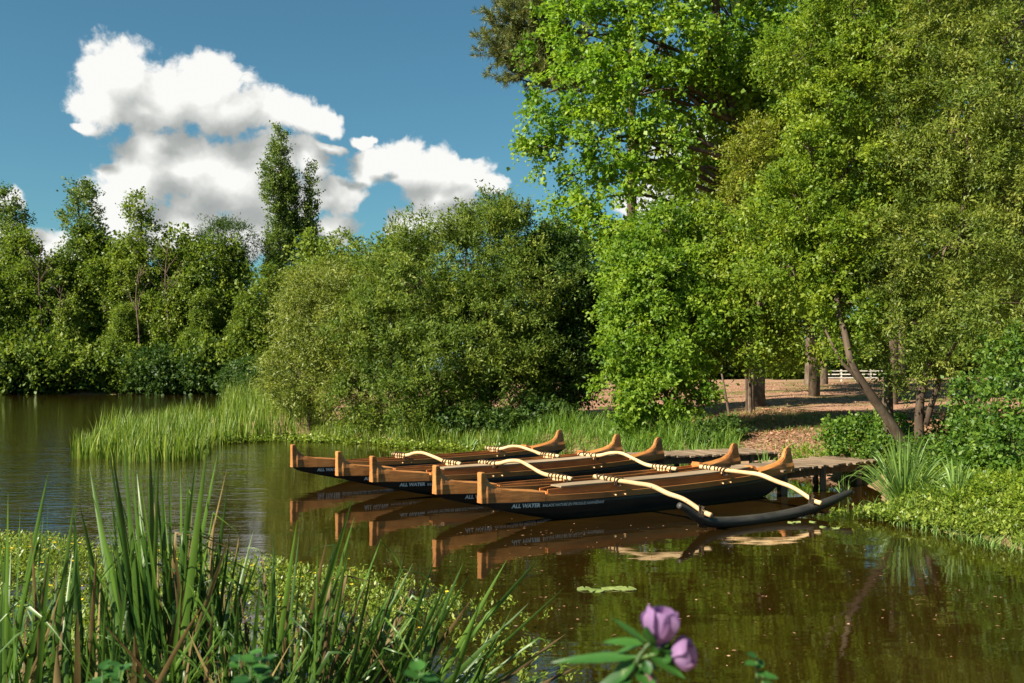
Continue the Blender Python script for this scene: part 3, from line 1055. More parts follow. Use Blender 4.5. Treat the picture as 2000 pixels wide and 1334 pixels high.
# ---- alder-like tree further right, hanging foliage over the clearing
make_tree('alder_tree', 'mid green tree with hanging foliage over the brown clearing, thin dark trunk', 'tree', (8.7, 39.5),
          lobes_px([(1480, 560, 37, 110, 100, 2.2), (1560, 640, 37, 76, 62, 1.6), (1440, 680, 36, 56, 34, 1.2), (1590, 520, 37, 90, 80, 2), (1390, 560, 37, 70, 80, 1.6), (1520, 450, 38, 110, 80, 2), (1400, 470, 38, 70, 70, 1.6)], .84),
          'leaf_mid', 'bark', 103, 620, trunks=[([(9.25, 38.6, .5), (9.3, 38.6, 2), (9.5, 38.5, 4.2), (9.6, 38.4, 7)], .17), ([(8.85, 37.6, .5), (8.85, 37.6, 1.6), (8.7, 37.5, 4)], .055), ([(8.0, 36.5, .5), (7.8, 36.5, 1.6), (7.4, 36.6, 4)], .06)],
          twigs=9, per=12, tl=.55, leaf=.12, asp=.62, droop=.45, up=.0, jit=.06)

# ---- light green tree between the broadleaf giant and the willow
make_tree('hazel_tree', 'fresh green small leaved tree between the tall broadleaf tree and the willow', 'tree', (7.75, 20.6),
          lobes_px([(1560, 400, 32, 86, 80, 2.0), (1650, 330, 32.5, 90, 80, 2.2), (1620, 210, 33, 80, 70, 2.0), (1550, 520, 32, 90, 66, 1.8), (1650, 480, 31.5, 80, 70, 1.8), (1500, 440, 32.5, 60, 60, 1.6),
                    (1640, 590, 31, 56, 56, 1.4), (1580, 100, 33.5, 90, 66, 2), (1690, 130, 33, 80, 70, 2), (1660, 20, 33.5, 100, 66, 2.2), (1655, 660, 30.6, 30, 20, .7), (1580, 290, 32, 66, 50, 1.6)], .65, .88),
          'leaf_mid', 'bark', 108, 720,
          trunks=[([P(1790, 905, 20.2), P(1742, 830, 20.0), P(1700, 770, 19.76), P(1665, 715, 19.70), P(1652, 660, 19.70), P(1630, 560, 20.15), P(1620, 300, 21.12)], .115),
                  ([P(1700, 770, 19.76), P(1670, 735, 19.76), P(1640, 700, 19.76), P(1600, 620, 20.15)], .055)],
          twigs=9, per=13, tl=.42, leaf=.088, asp=.55, droop=.3, up=.2, jit=.035, twiglets=160, bump=.22, inner=.4)
make_tree('yellowing_tree', 'slim yellowing tree edge in front of the tall broadleaf crown', 'tree', (8.75, 36.4),
          lobes_px([(1460, 320, 33, 34, 50, .9), (1440, 400, 33, 30, 40, .8), (1480, 270, 33, 30, 30, .8), (1425, 470, 33.5, 24, 30, .7), (1500, 370, 33.2, 30, 40, .8)]),
          'leaf_yellow', 'bark', 109, 300, r0=.07, twigs=5, per=11, tl=.55, leaf=.115, asp=.5, droop=.2, up=.4, jit=.035, twiglets=30)

# ---- the big olive-green willow filling the right side, forked trunks
b = np.array([8.45, 20.6])
make_tree('willow_tree', 'large olive green willow at the right edge with upright forked dark trunks', 'tree', tuple(b),
          lobes_px([(1760, 330, 31, 90, 100, 2.4), (1850, 250, 30, 140, 130, 3), (1950, 90, 30, 120, 120, 3),
                    (1790, 110, 31, 100, 90, 2.4), (1730, 480, 30, 100, 90, 2.2), (1850, 480, 29, 120, 100, 2.5), (1770, 630, 29, 80, 62, 1.5),
                    (1930, 600, 28, 90, 90, 2.0), (1830, 715, 29, 44, 44, .9), (2010, 380, 29, 120, 180, 3), (1860, -60, 31, 200, 100, 3), (1735, 725, 30, 22, 36, .6), (1700, 600, 30, 50, 50, 1.2), (1990, 250, 28.5, 90, 90, 2)], .68, .86),
          'leaf_olive', 'bark', 104, 1150, inner=.35,
          trunks=[
                  ([P(1735, 900, 20.94), P(1735, 760, 21.08), P(1730, 700, 21.08), P(1730, 560, 21.08), P(1740, 380, 21.08), P(1760, 150, 21.08)], .11),
                  ([P(1796, 900, 20.13), P(1796, 790, 20.13), P(1812, 720, 20.13), P(1850, 600, 20.13), P(1880, 420, 20.26), P(1900, 150, 20.40)], .105),
                  ([P(1806, 830, 20.13), P(1826, 770, 20.06), P(1850, 700, 19.99), P(1900, 620, 19.72)], .075)],
          twigs=10, per=15, tl=.48, leaf=.092, asp=.34, droop=.3, up=.25, jit=.035, twiglets=260, bump=.2)

# ---- grey-green willow bushes in the middle
make_tree('willow_bush', 'large rounded grey green willow bush behind the farthest canoe', 'bush', (-1.3, 33.6),
          lobes_px([(930, 520, 35, 150, 110, 2.8), (820, 570, 34.5, 110, 100, 2.4), (1010, 600, 35, 105, 130, 2.6), (750, 650, 34, 100, 90, 2.2), (880, 700, 33.6, 160, 100, 2.6),
                    (1010, 745, 34, 95, 76, 1.9), (770, 775, 33, 110, 62, 1.6), (950, 442, 35.5, 92, 50, 1.9), (870, 800, 33, 110, 50, 1.5), (940, 640, 33.6, 120, 100, 2.2)]),
          'leaf_willow', 'bark', 105, 1350, inner=.35, r0=.16, twigs=10, per=15, tl=.62, leaf=.13, asp=.36, droop=.15, up=.45, jit=.05, twiglets=160, bump=.2)
make_tree('willow_bush', 'paler yellowish green willow bush, left of the large grey green one', 'bush', (-6.6, 35.8),
          lobes_px([(620, 640, 36, 80, 90, 2.0), (580, 735, 35.6, 66, 62, 1.5), (680, 690, 35, 80, 90, 1.9), (690, 780, 34.4, 66, 50, 1.2), (610, 570, 37, 46, 46, 1.4), (690, 580, 37, 70, 60, 1.8)]),
          'leaf_pale_willow', 'bark', 106, 640, inner=.35, r0=.10, twigs=10, per=14, tl=.62, leaf=.125, asp=.34, droop=.15, up=.45, jit=.05, bump=.2)
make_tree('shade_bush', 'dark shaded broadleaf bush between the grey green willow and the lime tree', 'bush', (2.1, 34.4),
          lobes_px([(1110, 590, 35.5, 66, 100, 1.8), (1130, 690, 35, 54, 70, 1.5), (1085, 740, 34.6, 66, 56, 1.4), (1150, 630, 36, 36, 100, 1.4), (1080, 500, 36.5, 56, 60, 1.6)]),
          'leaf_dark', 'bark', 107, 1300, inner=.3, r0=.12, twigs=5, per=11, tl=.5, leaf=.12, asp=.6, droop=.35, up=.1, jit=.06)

# ---- pine: branches reaching out past the broadleaf crown


def pine(label, x, y, h, seed, branch_list, r0=.3):
    rng = np.random.default_rng(seed)
    z0 = gz(x, y)
    root = empty('pine_tree', (x, y, z0))
    tag(root, label, 'tree')
    base = np.array([x, y, z0])
    mb = MB().tube(smooth_path([(0, 0, -.3), (.1, 0, h * .4), (0, .1, h * .75), (0, 0, h)], 12), np.linspace(r0, .06, 12), 8)
    P_, A_ = [], []
    for (s, e) in branch_list:
        s = np.array([0, 0, s[2] - z0]) if len(s) == 3 else s
        e = np.asarray(e) - base
        L = np.linalg.norm(e - s)
        path = smooth_path([s, s * .6 + e * .4 + [0, 0, -.02 * L], e * .75 + s * .25 + [0, 0, -.03 * L], e], 16)
        mb.tube(path, np.linspace(.07, .02, 16), 5)
        for k in range(6, 16):
            for q in range(3):
                dirn = unit(path[k] - path[k - 1] + rng.normal(size=3) * .55 * np.array([1, 1, .8]) * L * .1 + [0, 0, .15])
                tw = path[k] + dirn * rng.uniform(.5, 1.4)
                mb.tube([path[k], tw], [.012, .006], 3)
                for t in np.linspace(.45, 1, 5):
                    c = path[k] + (tw - path[k]) * t
                    nn_ = 22
                    dv = unit(dirn * .8 + rng.normal(size=(nn_, 3)) * .7)
                    P_.append(np.repeat(c[None], nn_, 0)); A_.append(dv)
    Pp = np.concatenate(P_); A = np.concatenate(A_)
    n = len(Pp)
    N = rand_unit(rng, n)
    V = leaf_quads(Pp, A, N, .30 * (.7 + .5 * rng.random(n)), np.full(n, .026), fold=0)
    link(bpy.data.objects.new('crown', quads_mesh('crown', V, rng.random(n), M['needle'])), root)
    mb.build('trunk', M['bark'], root, smooth=True, recalc=False)


px_, py_ = P(1230, 0, 46)[0], 46
bl = []
for (ex, ey, sy) in ((955, 90, 170), (985, 25, 120), (1000, 150, 190), (1040, 110, 150), (1030, 5, 60), (1060, 60, 120), (1020, 70, 130), (990, 120, 180), (1080, 150, 200), (1010, 50, 110), (965, 60, 150), (972, 110, 170), (1005, 10, 90), (975, 40, 110), (1030, 140, 180), (1015, 100, 160), (1050, 30, 90), (1000, 75, 140), (1050, -60, 20), (1150, -110, -40), (1300, -120, -40), (1090, -130, -60), (1340, -40, 20)):
    bl.append(((0, 0, P(0, sy, 46)[2]), P(ex, ey, 45 + (ex % 7) * .3)))
pine('pine with long needle sprays at the top edge, left of the tall broadleaf crown', px_, py_, 26, 201, bl)
px2 = P(1590, 0, 50)[0]
bl = []
for (ex, ey, sy) in ((1450, 10, 60), (1500, 60, 90), (1650, 20, 70), (1690, 70, 110), (1560, 90, 130), (1420, -40, 0), (1600, -60, -20), (1640, 110, 150), (1520, -20, 20)):
    bl.append(((0, 0, P(0, sy, 50)[2]), P(ex, ey, 48 + (ex % 5) * .5)))
pine('reddish pine partly hidden behind the tree crowns at the top right', px2, 50, 26, 202, bl)

# ---- far bank woods


def copy_tree(root, loc, rz, sc, label, cat, group):
    r = root.copy(); COL.objects.link(r)
    r.location = loc; r.rotation_euler = (0, 0, rz); r.scale = sc
    tag(r, label, cat, group)
    for ch in root.children:
        c = ch.copy(); COL.objects.link(c); c.parent = r
    return r


def generic_lobes(kind, rng, h):
    L = []
    if kind == 'round':
        for k in range(9):
            z = h * rng.uniform(.28, .88)
            w = h * .26 * math.sin(math.pi * min(max((z / h - .05) / .95, .05), .97)) ** .6
            a = rng.uniform(0, 6.28)
            L.append((np.array([math.cos(a) * w * .62, math.sin(a) * w * .62, z]), (h * .14, h * .14, h * .115)))
        L.append((np.array([0, 0, h * .88]), (h * .10, h * .10, h * .10)))
    elif kind == 'tall':
        for k in range(11):
            z = h * (.25 + .7 * k / 10)
            w = h * .12 * (1 - .75 * k / 10)
            a = rng.uniform(0, 6.28)
            L.append((np.array([math.cos(a) * w, math.sin(a) * w, z]), (h * (.105 - .055 * k / 10), h * (.105 - .055 * k / 10), h * .08)))
    elif kind == 'poplar':
        for k in range(11):
            z = h * (.12 + .82 * k / 10)
            w = h * .075 * math.sin(math.pi * (k + 1.0) / 12.5) ** .6
            a = rng.uniform(0, 6.28)
            L.append((np.array([math.cos(a) * w * .5, math.sin(a) * w * .5, z]), (w * .7, w * .7, h * .085)))
        for k in range(5):
            a = rng.uniform(0, 6.28); z = h * rng.uniform(.45, .8)
            L.append((np.array([math.cos(a) * h * .06, math.sin(a) * h * .06, z]), (h * .022, h * .022, h * .10)))
    elif kind == 'high':
        for k in range(8):
            a = rng.uniform(0, 6.28); q = rng.uniform(.1, .2) * h
            L.append((np.array([math.cos(a) * q, math.sin(a) * q, h * rng.uniform(.55, .9)]), (h * .12, h * .12, h * .09)))
    elif kind == 'shrub':
        for k in range(8):
            a = rng.uniform(0, 6.28); q = rng.uniform(.1, .75)
            L.append((np.array([math.cos(a) * q * h * .9, math.sin(a) * q * h * .9, h * rng.uniform(.25, .62)]), (h * .45, h * .45, h * .34)))
    return L


def far_tree(name, label, cat, group, px, d, top_py, kind, mat, seed, clumps, leaf=.25, asp=.75, wscale=1.0, bark='bark', base_xyz=None, **kw):
    rng = np.random.default_rng(seed)
    x = (px - 1000) / F * d
    z0 = gz(x, d)
    h = P(px, top_py, d)[2] - z0
    L = generic_lobes(kind, rng, h)
    L = [(np.array([x + c[0] * wscale, d + c[1] * wscale, z0 + c[2]]), (r[0] * wscale, r[1] * wscale, r[2])) for c, r in L]
    if kind == 'shrub':
        tp = [(x, d, z0 - .2), (x + .1, d, z0 + h * .3), (x + .2, d, z0 + h * .6)]
    else:
        tp = [(x, d, z0 - .3), (x + rng.normal() * .2, d, z0 + h * .35), (x + rng.normal() * .3, d, z0 + h * .65), (x, d, z0 + h * .93)]
    sp = dict(twigs=4, per=9, tl=.95, leaf=leaf, asp=asp, droop=.2, up=.3, jit=.12)
    sp.update(kw)
    return make_tree(name, label, cat, (x, d), L, mat, bark, seed, clumps, trunk_pts=tp, r0=max(.10, h * .011), group=group, twiglets=12, **sp)


FG = 'trees on the far bank'
far_tree('lombardy_poplar', 'tall narrow columnar poplar rising highest on the far bank', 'tree', FG, 548, 108, 262, 'poplar', 'leaf_poplar', 301, 1300, leaf=.22, asp=.7, wscale=.78, up=1.3, tl=1.1, spread=.45, bark='bark_pale')
far_tree('lombardy_poplar', 'shorter thin columnar poplar right against the tallest one', 'tree', FG, 604, 109, 330, 'poplar', 'leaf_poplar', 302, 520, leaf=.22, asp=.7, wscale=.5, up=1.3, tl=1.0, spread=.45, bark='bark_pale')
far_tree('tall_tree', 'tall feathery tree cut by the left edge of the picture', 'tree', FG, 18, 104, 378, 'tall', 'leaf_poplar', 303, 700, up=.8, tl=1.1, spread=.6)
far_tree('tall_tree', 'tall feathery tree with pointed top, second from the left edge', 'tree', FG, 152, 104, 358, 'tall', 'leaf_poplar', 304, 760, up=.8, tl=1.1, spread=.6)
far_tree('tall_tree', 'slim open topped tree with a long bare trunk near the far waterline', 'tree', FG, 276, 101, 392, 'tall', 'leaf_far_light', 305, 480, up=.7, tl=1.1, spread=.6, wscale=.85)
far_tree('dark_pine', 'dark round topped evergreen left of the tall poplar', 'tree', FG, 425, 106, 425, 'round', 'leaf_dark', 306, 900, leaf=.34, asp=.22)
far_tree('broad_tree', 'light green tree just right of the short poplar, top against cloud', 'tree', FG, 665, 100, 445, 'round', 'leaf_far_light', 307, 700, spread=1.0)

protos = [far_tree('broad_tree', 'leafy tree on the far bank below the tall poplar', 'tree', FG, 520, 99, 520, 'round', 'leaf_far', 311, 620),
          far_tree('broad_tree', 'yellow green tree on the far bank below the slim open tree', 'tree', FG, 345, 98, 560, 'tall', 'leaf_far_light', 312, 620, wscale=1.35, spread=.8),
          far_tree('broad_tree', 'dense green tree on the far bank near the left edge', 'tree', FG, 60, 99, 520, 'tall', 'leaf_far', 313, 640, wscale=1.5, spread=.8)]
PD = [(520, 99, 520), (345, 98, 560), (60, 99, 520)]
ORD = ['first', 'second', 'third', 'fourth', 'fifth', 'sixth', 'seventh', 'eighth', 'ninth', 'tenth', 'eleventh', 'twelfth', 'thirteenth', 'fourteenth',
       'fifteenth', 'sixteenth', 'seventeenth', 'eighteenth', 'nineteenth', 'twentieth', 'twenty-first', 'twenty-second', 'twenty-third']


def proto_h(i):
    px, d, top = PD[i]
    x = (px - 1000) / F * d
    return P(px, top, d)[2] - gz(x, d)


rng = np.random.default_rng(77)
row = []
for px, d, top in ((30, 101, 462), (182, 104, 455), (238, 103, 478), (352, 105, 462), (-70, 100, 480), (-20, 97, 540), (105, 101, 500), (135, 97, 590), (205, 101, 505), (240, 97, 600), (300, 102, 520), (395, 97.5, 575), (400, 103, 470), (455, 103, 480),
                   (470, 97, 600), (560, 100, 560), (610, 104, 470), (650, 98, 555), (700, 102, 500), (760, 106, 470), (820, 108, 480)):
    row.append((px, d, top))
for n, (px, d, top) in enumerate(sorted(row)):
    i = n % 3
    x = (px - 1000) / F * d
    z = gz(x, d)
    s = (P(px, top, d)[2] - z) / proto_h(i)
    ws = s * rng.uniform(.85, 1.15)
    where = 'low front tree' if d < 98.5 else 'taller back tree'
    copy_tree(protos[i], (x, d, z), rng.uniform(0, 6.28), (ws, ws, s), f'leafy {where} in the far bank thicket, {ORD[n]} of its row from the left', 'tree', FG)

# woods behind the clearing on the right
row = []
for px, d, top in ((1010, 108, 600), (1075, 100, 620), (1140, 112, 560), (1200, 104, 600), (1270, 116, 540), (1340, 108, 560), (1400, 120, 520), (1470, 110, 540), (1540, 118, 640), (1610, 112, 660),
                   (1690, 122, 620), (1760, 114, 520), (1840, 122, 480), (1920, 112, 500), (2000, 118, 480), (2080, 112, 500)):
    row.append((px, d, top))
for n, (px, d, top) in enumerate(row):
    i = n % 3
    x = (px - 1000) / F * d
    z = gz(x, d)
    s = (P(px, top, d)[2] - z) / proto_h(i)
    copy_tree(protos[i], (x, d, z), rng.uniform(0, 6.28), (s * 1.5, s * 1.5, s), f'distant tree behind the brown clearing, {ORD[n]} from the left', 'tree', 'trees behind the clearing')

DIST_SHRUBS = [(1000 + 62 * k, 104 + (k * 37 % 9)) for k in range(18)]
# thick trunks at the back of the clearing
for lab, px, py, d, rr, seed in (('thickest trunk tree at the back of the clearing, a little left of the white fence', 1583, 741, 74, .52, 331), ('bare stout trunk tree closest to the left end of the white fence', 1606, 739, 77, .45, 332),
                                 ('stout dark trunk tree in the middle of the clearing', 1482, 790, 44, .27, 333), ('straight dark trunk tree right of the leaning willow trunk', 1738, 785, 42, .34, 334)):
    x = (px - 1000) / F * d
    far = far_tree('clearing_tree', lab, 'tree', 'trees standing on the clearing', px, d, 250 if d > 60 else 60, 'high', 'leaf_mid', seed, 260, leaf=.3, tl=1.2)
    tb = [c for c in far.children if c.name.startswith('trunk')][0]
    hh = P(px, 400, d)[2] - gz(x, d)
    mb = MB().tube(smooth_path([(0, 0, -.3), (.02, 0, .5), (.1, 0, hh * .5), (0, 0, hh)], 12), np.concatenate([[rr * 1.3, rr * 1.1], np.linspace(rr, rr * .5, 10)]), 10)
    nm = mb.mesh('trunk', M['bark'], True)
    tb.data = nm

for lab, px, d, top, seed in (('tall dark tree closing the view behind the willow, at the right edge', 1990, 52, -150, 351), ('tall tree behind the willow and hazel crowns', 1760, 56, -140, 352), ('tall tree behind the tall broadleaf trunk', 1480, 60, 60, 353)):
    far_tree('backdrop_tree', lab, 'tree', 'tall trees behind the clearing', px, d, top, 'round', 'leaf_far', seed, 1100, leaf=.30, asp=.6, tl=1.1)

# dead bare tree
rngd = np.random.default_rng(9)


def bare_tree(px, d, top, label, seed, mat='bark'):
    r = np.random.default_rng(seed)
    x = (px - 1000) / F * d
    z0 = gz(x, d)
    h = P(px, top, d)[2] - z0
    mb = MB().tube(smooth_path([(0, 0, -.3), (.2, 0, h * .4), (-.1, 0, h * .75), (.25, 0, h)], 14), np.linspace(.13, .03, 14), 6)
    for k in range(9):
        z = h * r.uniform(.6, .95)
        a = r.uniform(0, 6.28); L = (h - z) * .5 + r.uniform(.5, 1.4)
        limb_paths(mb, (0, 0, z), [(math.cos(a) * L * .6, math.sin(a) * L * .6, z + L * .8)], .05, r, 4, .0)
    o = mb.build('bare_tree', M[mat], None, smooth=True, recalc=False)
    o.location = (x, d, z0)
    tag(o, label, 'tree', FG)


bare_tree(325, 97, 470, 'dead bare tree with thin pale branches beside the slim open tree', 1)
bare_tree(78, 97, 470, 'bare pale trunk between the two leftmost tall trees', 2)
bare_tree(268, 95.8, 520, 'dark straight bare trunk rising from the far waterline', 3, 'bark')
bare_tree(118, 96, 560, 'short pale bare trunk low in the far bank thicket', 4)

# shrubs along the far waterline; dark ones have shade in their leaf colour
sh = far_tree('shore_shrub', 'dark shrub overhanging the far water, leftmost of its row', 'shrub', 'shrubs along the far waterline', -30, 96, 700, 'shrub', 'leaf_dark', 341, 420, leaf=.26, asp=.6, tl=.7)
shh = P(-30, 700, 96)[2] - gz((-1030) / F * 96, 96)
sh2 = far_tree('shore_shrub', 'lighter green shrub on the far waterline below the slim open tree', 'shrub', 'shrubs along the far waterline', 285, 96.2, 690, 'shrub', 'leaf_far', 342, 420, leaf=.26, asp=.6, tl=.8)
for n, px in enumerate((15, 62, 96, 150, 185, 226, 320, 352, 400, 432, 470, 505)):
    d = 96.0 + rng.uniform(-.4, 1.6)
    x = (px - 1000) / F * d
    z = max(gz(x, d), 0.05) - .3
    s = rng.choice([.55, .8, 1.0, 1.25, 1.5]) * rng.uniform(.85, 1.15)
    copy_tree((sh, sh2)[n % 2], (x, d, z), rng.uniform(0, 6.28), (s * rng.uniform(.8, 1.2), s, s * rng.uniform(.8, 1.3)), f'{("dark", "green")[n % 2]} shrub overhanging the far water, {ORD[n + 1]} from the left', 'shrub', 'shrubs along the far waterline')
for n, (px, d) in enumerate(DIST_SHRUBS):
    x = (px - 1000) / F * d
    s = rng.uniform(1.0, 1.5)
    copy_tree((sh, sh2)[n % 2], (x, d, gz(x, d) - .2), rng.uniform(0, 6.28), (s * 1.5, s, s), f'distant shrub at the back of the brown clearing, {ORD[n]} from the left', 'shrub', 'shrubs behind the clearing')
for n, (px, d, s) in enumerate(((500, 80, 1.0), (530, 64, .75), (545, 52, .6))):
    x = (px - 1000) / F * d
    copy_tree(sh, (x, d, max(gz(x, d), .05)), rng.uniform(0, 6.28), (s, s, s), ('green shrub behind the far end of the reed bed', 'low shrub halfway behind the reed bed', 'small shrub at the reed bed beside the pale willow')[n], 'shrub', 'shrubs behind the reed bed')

# ------------------------------------------------------------------ bank vegetation


def bush(name, label, lobes, mat, seed, clumps, base, **kw):
    sp = dict(twigs=4, per=9, tl=.35, leaf=.10, asp=.65, droop=.2, up=.3, jit=.04)
    sp.update(kw)
    return make_tree(name, label, 'bush', base, lobes, mat, 'bark', seed, clumps, r0=.035, twiglets=20, **sp)


bush('leafy_shrub', 'dark green leafy shrub at the end of the near jetty', lobes_px([(1680, 858, 21.5, 52, 36, .6), (1735, 880, 21, 50, 36, .6), (1640, 852, 22, 30, 24, .45), (1740, 840, 22, 30, 22, .5)]), 'leaf_shrub', 401, 270, (7.8, 21.6), leaf=.095, tl=.28)
bush('leafy_shrub', 'tall leafy shrub at the right edge above the sedge', lobes_px([(1905, 860, 18, 44, 46, .6), (1970, 790, 17.5, 56, 60, .7), (1990, 890, 16.5, 66, 60, .7), (1930, 930, 17, 56, 40, .6), (1975, 690, 18, 36, 40, .5), (1900, 770, 18.5, 24, 40, .4)]), 'leaf_shrub', 402, 420, (8.6, 17.6), leaf=.085, tl=.3)
bush('leafy_shrub', 'yellowish leafy shrub on the bank below the leaning willow trunks', lobes_px([(1800, 885, 20, 50, 24, .6), (1860, 850, 21, 30, 24, .5), (1830, 930, 18.5, 60, 30, .6)]), 'leaf_shrub', 403, 230, (8.2, 19.8), leaf=.08, tl=.28)
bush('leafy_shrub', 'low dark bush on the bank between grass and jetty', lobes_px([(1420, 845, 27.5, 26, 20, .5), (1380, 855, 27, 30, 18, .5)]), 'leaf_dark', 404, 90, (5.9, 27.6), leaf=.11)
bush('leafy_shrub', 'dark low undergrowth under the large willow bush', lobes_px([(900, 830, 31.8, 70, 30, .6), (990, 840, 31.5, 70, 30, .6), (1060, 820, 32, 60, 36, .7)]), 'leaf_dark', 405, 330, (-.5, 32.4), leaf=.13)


def scatter(poly, n, rng):
    poly = np.asarray(poly, float)
    lo, hi = poly.min(0), poly.max(0)
    out = []
    while sum(len(o) for o in out) < n:
        q = lo + rng.random((n * 2, 2)) * (hi - lo)
        ins = np.zeros(len(q), bool)
        for (ax, ay), (bx, by) in zip(poly, np.roll(poly, -1, 0)):
            c = ((ay > q[:, 1]) != (by > q[:, 1])) & (q[:, 0] < (bx - ax) * (q[:, 1] - ay) / (by - ay + 1e-12) + ax)
            ins ^= c
        out.append(q[ins])
    return np.concatenate(out)[:n]


def grass_stuff(name, label, cat, poly, n, hmin, hmax, width, mat, seed, bend=(.1, .6), segs=4, lean=None):
    rng = np.random.default_rng(seed)
    q = scatter(poly, n, rng)
    # thin out in patches so tufts and gaps show
    f = np.sin(q[:, 0] * 2.1 + np.sin(q[:, 1] * 1.3) * 2) * np.sin(q[:, 1] * 1.7 + 1.0)
    keep = rng.random(len(q)) < .62 + .38 * f
    q = q[keep]
    n = len(q)
    z = np.maximum(ground_z(q[:, 0], q[:, 1]), -.05)
    base = np.column_stack([q, z])
    ph = .72 + .28 * np.sin(q[:, 0] * 1.3 + 2) * np.cos(q[:, 1] * .9)
    h = rng.uniform(hmin, hmax, n) * ph
    a = rng.uniform(0, 6.28, n)
    ld = np.column_stack([np.cos(a), np.sin(a), np.zeros(n)])
    if lean is not None:
        ld = unit(ld * .7 + np.array(lean))
    Q = blades(base, h, ld, width * rng.uniform(.6, 1.3, n), rng, segs, rng.uniform(bend[0], bend[1], n))
    tint = np.repeat(np.clip(rng.random(n) * .6 + rng.random(n) * .5, 0, 1), segs)
    ctr = np.array([q[:, 0].mean(), q[:, 1].mean(), 0])
    o = link(bpy.data.objects.new(name, quads_mesh(name, Q - ctr, tint, M[mat])))
    o.location = ctr
    tag(o, label, cat, None, 'stuff')
    return o


w = lambda px, py: tuple(W0(px, py)[:2])
grass_stuff('reeds', 'bright green reed bed standing in the water at the left', 'reeds', [w(138, 897), w(250, 906), w(400, 900), w(420, 872), w(410, 835), w(300, 838), w(200, 868)], 5200, .9, 1.5, .035, 'reed', 501, (.05, .35))
grass_stuff('reeds', 'taller reeds at the foot of the pale willow bush', 'reeds', [w(405, 872), w(500, 862), w(600, 852), w(640, 848), w(560, 815), w(520, 800), w(440, 810)], 5200, 1.1, 1.95, .035, 'reed', 502, (.05, .35))
grass_stuff('waterside_grass', 'short waterside grass between mooring post and large willow bush', 'grass', [w(600, 856), w(700, 864), w(860, 872), w(980, 880), (-0.4, 31.8), (-4, 33.6), (-7.2, 36)], 3600, .4, 1.05, .028, 'reed', 503, (.1, .6))
grass_stuff('grass', 'lush long grass on the bank behind the canoe sterns', 'grass', [(-.9, 30.4), (1.4, 28.6), (2.9, 27.2), (5.0, 25.2), (5.7, 24.6), (6.0, 27.0), (4.2, 29.4), (2.0, 31), (0, 32)], 7000, .45, 1.15, .022, 'grass', 504, (.2, .8))
grass_stuff('grass', 'sparse short green grass on the slope by the clearing', 'grass', [(6.2, 25), (7.8, 23.4), (12, 30), (10.5, 36), (6, 33)], 3000, .08, .28, .014, 'grass', 505, (.2, .8), 3)
grass_stuff('dry_grass', 'dry yellow grass patch on the brown clearing', 'grass', [(6.4, 32), (11.5, 31.4), (12, 36), (8, 37.5)], 5000, .12, .32, .014, 'dry_grass', 506, (.2, .8), 3)
grass_stuff('grass', 'low grass along the right bank waterline', 'grass', [w(1665, 1000), w(1760, 1030), w(2010, 1090), (8.5, 14), (8.0, 17.5), (6.5, 17.2)], 4200, .15, .5, .016, 'sedge', 507, (.3, .9))

# leaf litter on the clearing
rng = np.random.default_rng(88)
q = scatter([(6.4, 22.5), (8.5, 20.5), (40, 60), (40, 85), (2, 80), (2.5, 36), (6, 30)], 30000, rng)
q = np.concatenate([q, scatter([(6.4, 22.5), (8.5, 20.5), (20, 36), (4, 40), (5.6, 30)], 22000, rng)])
n = len(q)
V = leaf_quads(np.column_stack([q, ground_z(q[:, 0], q[:, 1]) + .012]), unit(np.column_stack([rng.normal(size=(n, 2)), rng.normal(size=n) * .25])),
               unit(np.column_stack([rng.normal(size=(n, 2)) * .35, np.ones(n)])), rng.uniform(.05, .13, n), rng.uniform(.03, .07, n))
o = link(bpy.data.objects.new('leaf_litter', quads_mesh('leaf_litter', V, rng.random(n), M['litter'])))
tag(o, 'reddish brown fallen leaves strewn over the clearing', 'leaf litter', None, 'stuff')

# floating mats: primrose in the foreground and at the right bank, pondweed along the far reeds


def mat_stuff(name, label, poly, n, leaf, up, mat, seed, zc=.03, asp=.42, tl=.12, per=7, twigs=2, cat='water plants', gap=.0):
    rng = np.random.default_rng(seed)
    q = scatter(poly, n, rng)
    f = np.sin(q[:, 0] * 1.9 + np.sin(q[:, 1] * 2.3) * 1.5) * np.sin(q[:, 1] * 2.6 + q[:, 0] * .7)
    f2 = np.sin(q[:, 0] * 6.1 + np.cos(q[:, 1] * 4.3) * 2) * np.sin(q[:, 1] * 5.2 - q[:, 0] * 2.2)
    open_ = np.clip((q[:, 0] + 4.0) / 4.0, 0, 1) if name == 'water_primrose' and q[:, 0].mean() < 0 else 0
    q = q[rng.random(len(q)) < np.clip((1 - gap) + gap * ((f + .5 * f2) > -.15 + .35 * open_), 0, 1) * (1 - .62 * open_)]
    n = len(q)
    z = np.maximum(ground_z(q[:, 0], q[:, 1]), 0) + zc + rng.random(n) * zc
    cp = np.column_stack([q, z])
    Vq, tint = sprays(cp, np.tile([0, 0, 1.0], (n, 1)), rng, twigs=twigs, per=per, tl=tl, droop=.1, up=up, leaf=leaf, asp=asp, spread=1.1, jit=.012, nup=1.0)
    ctr = np.array([q[:, 0].mean(), q[:, 1].mean(), 0])
    o = link(bpy.data.objects.new(name, quads_mesh(name, Vq - ctr, tint, M[mat])))
    o.location = ctr
    return tag(o, label, cat, None, 'stuff'), q


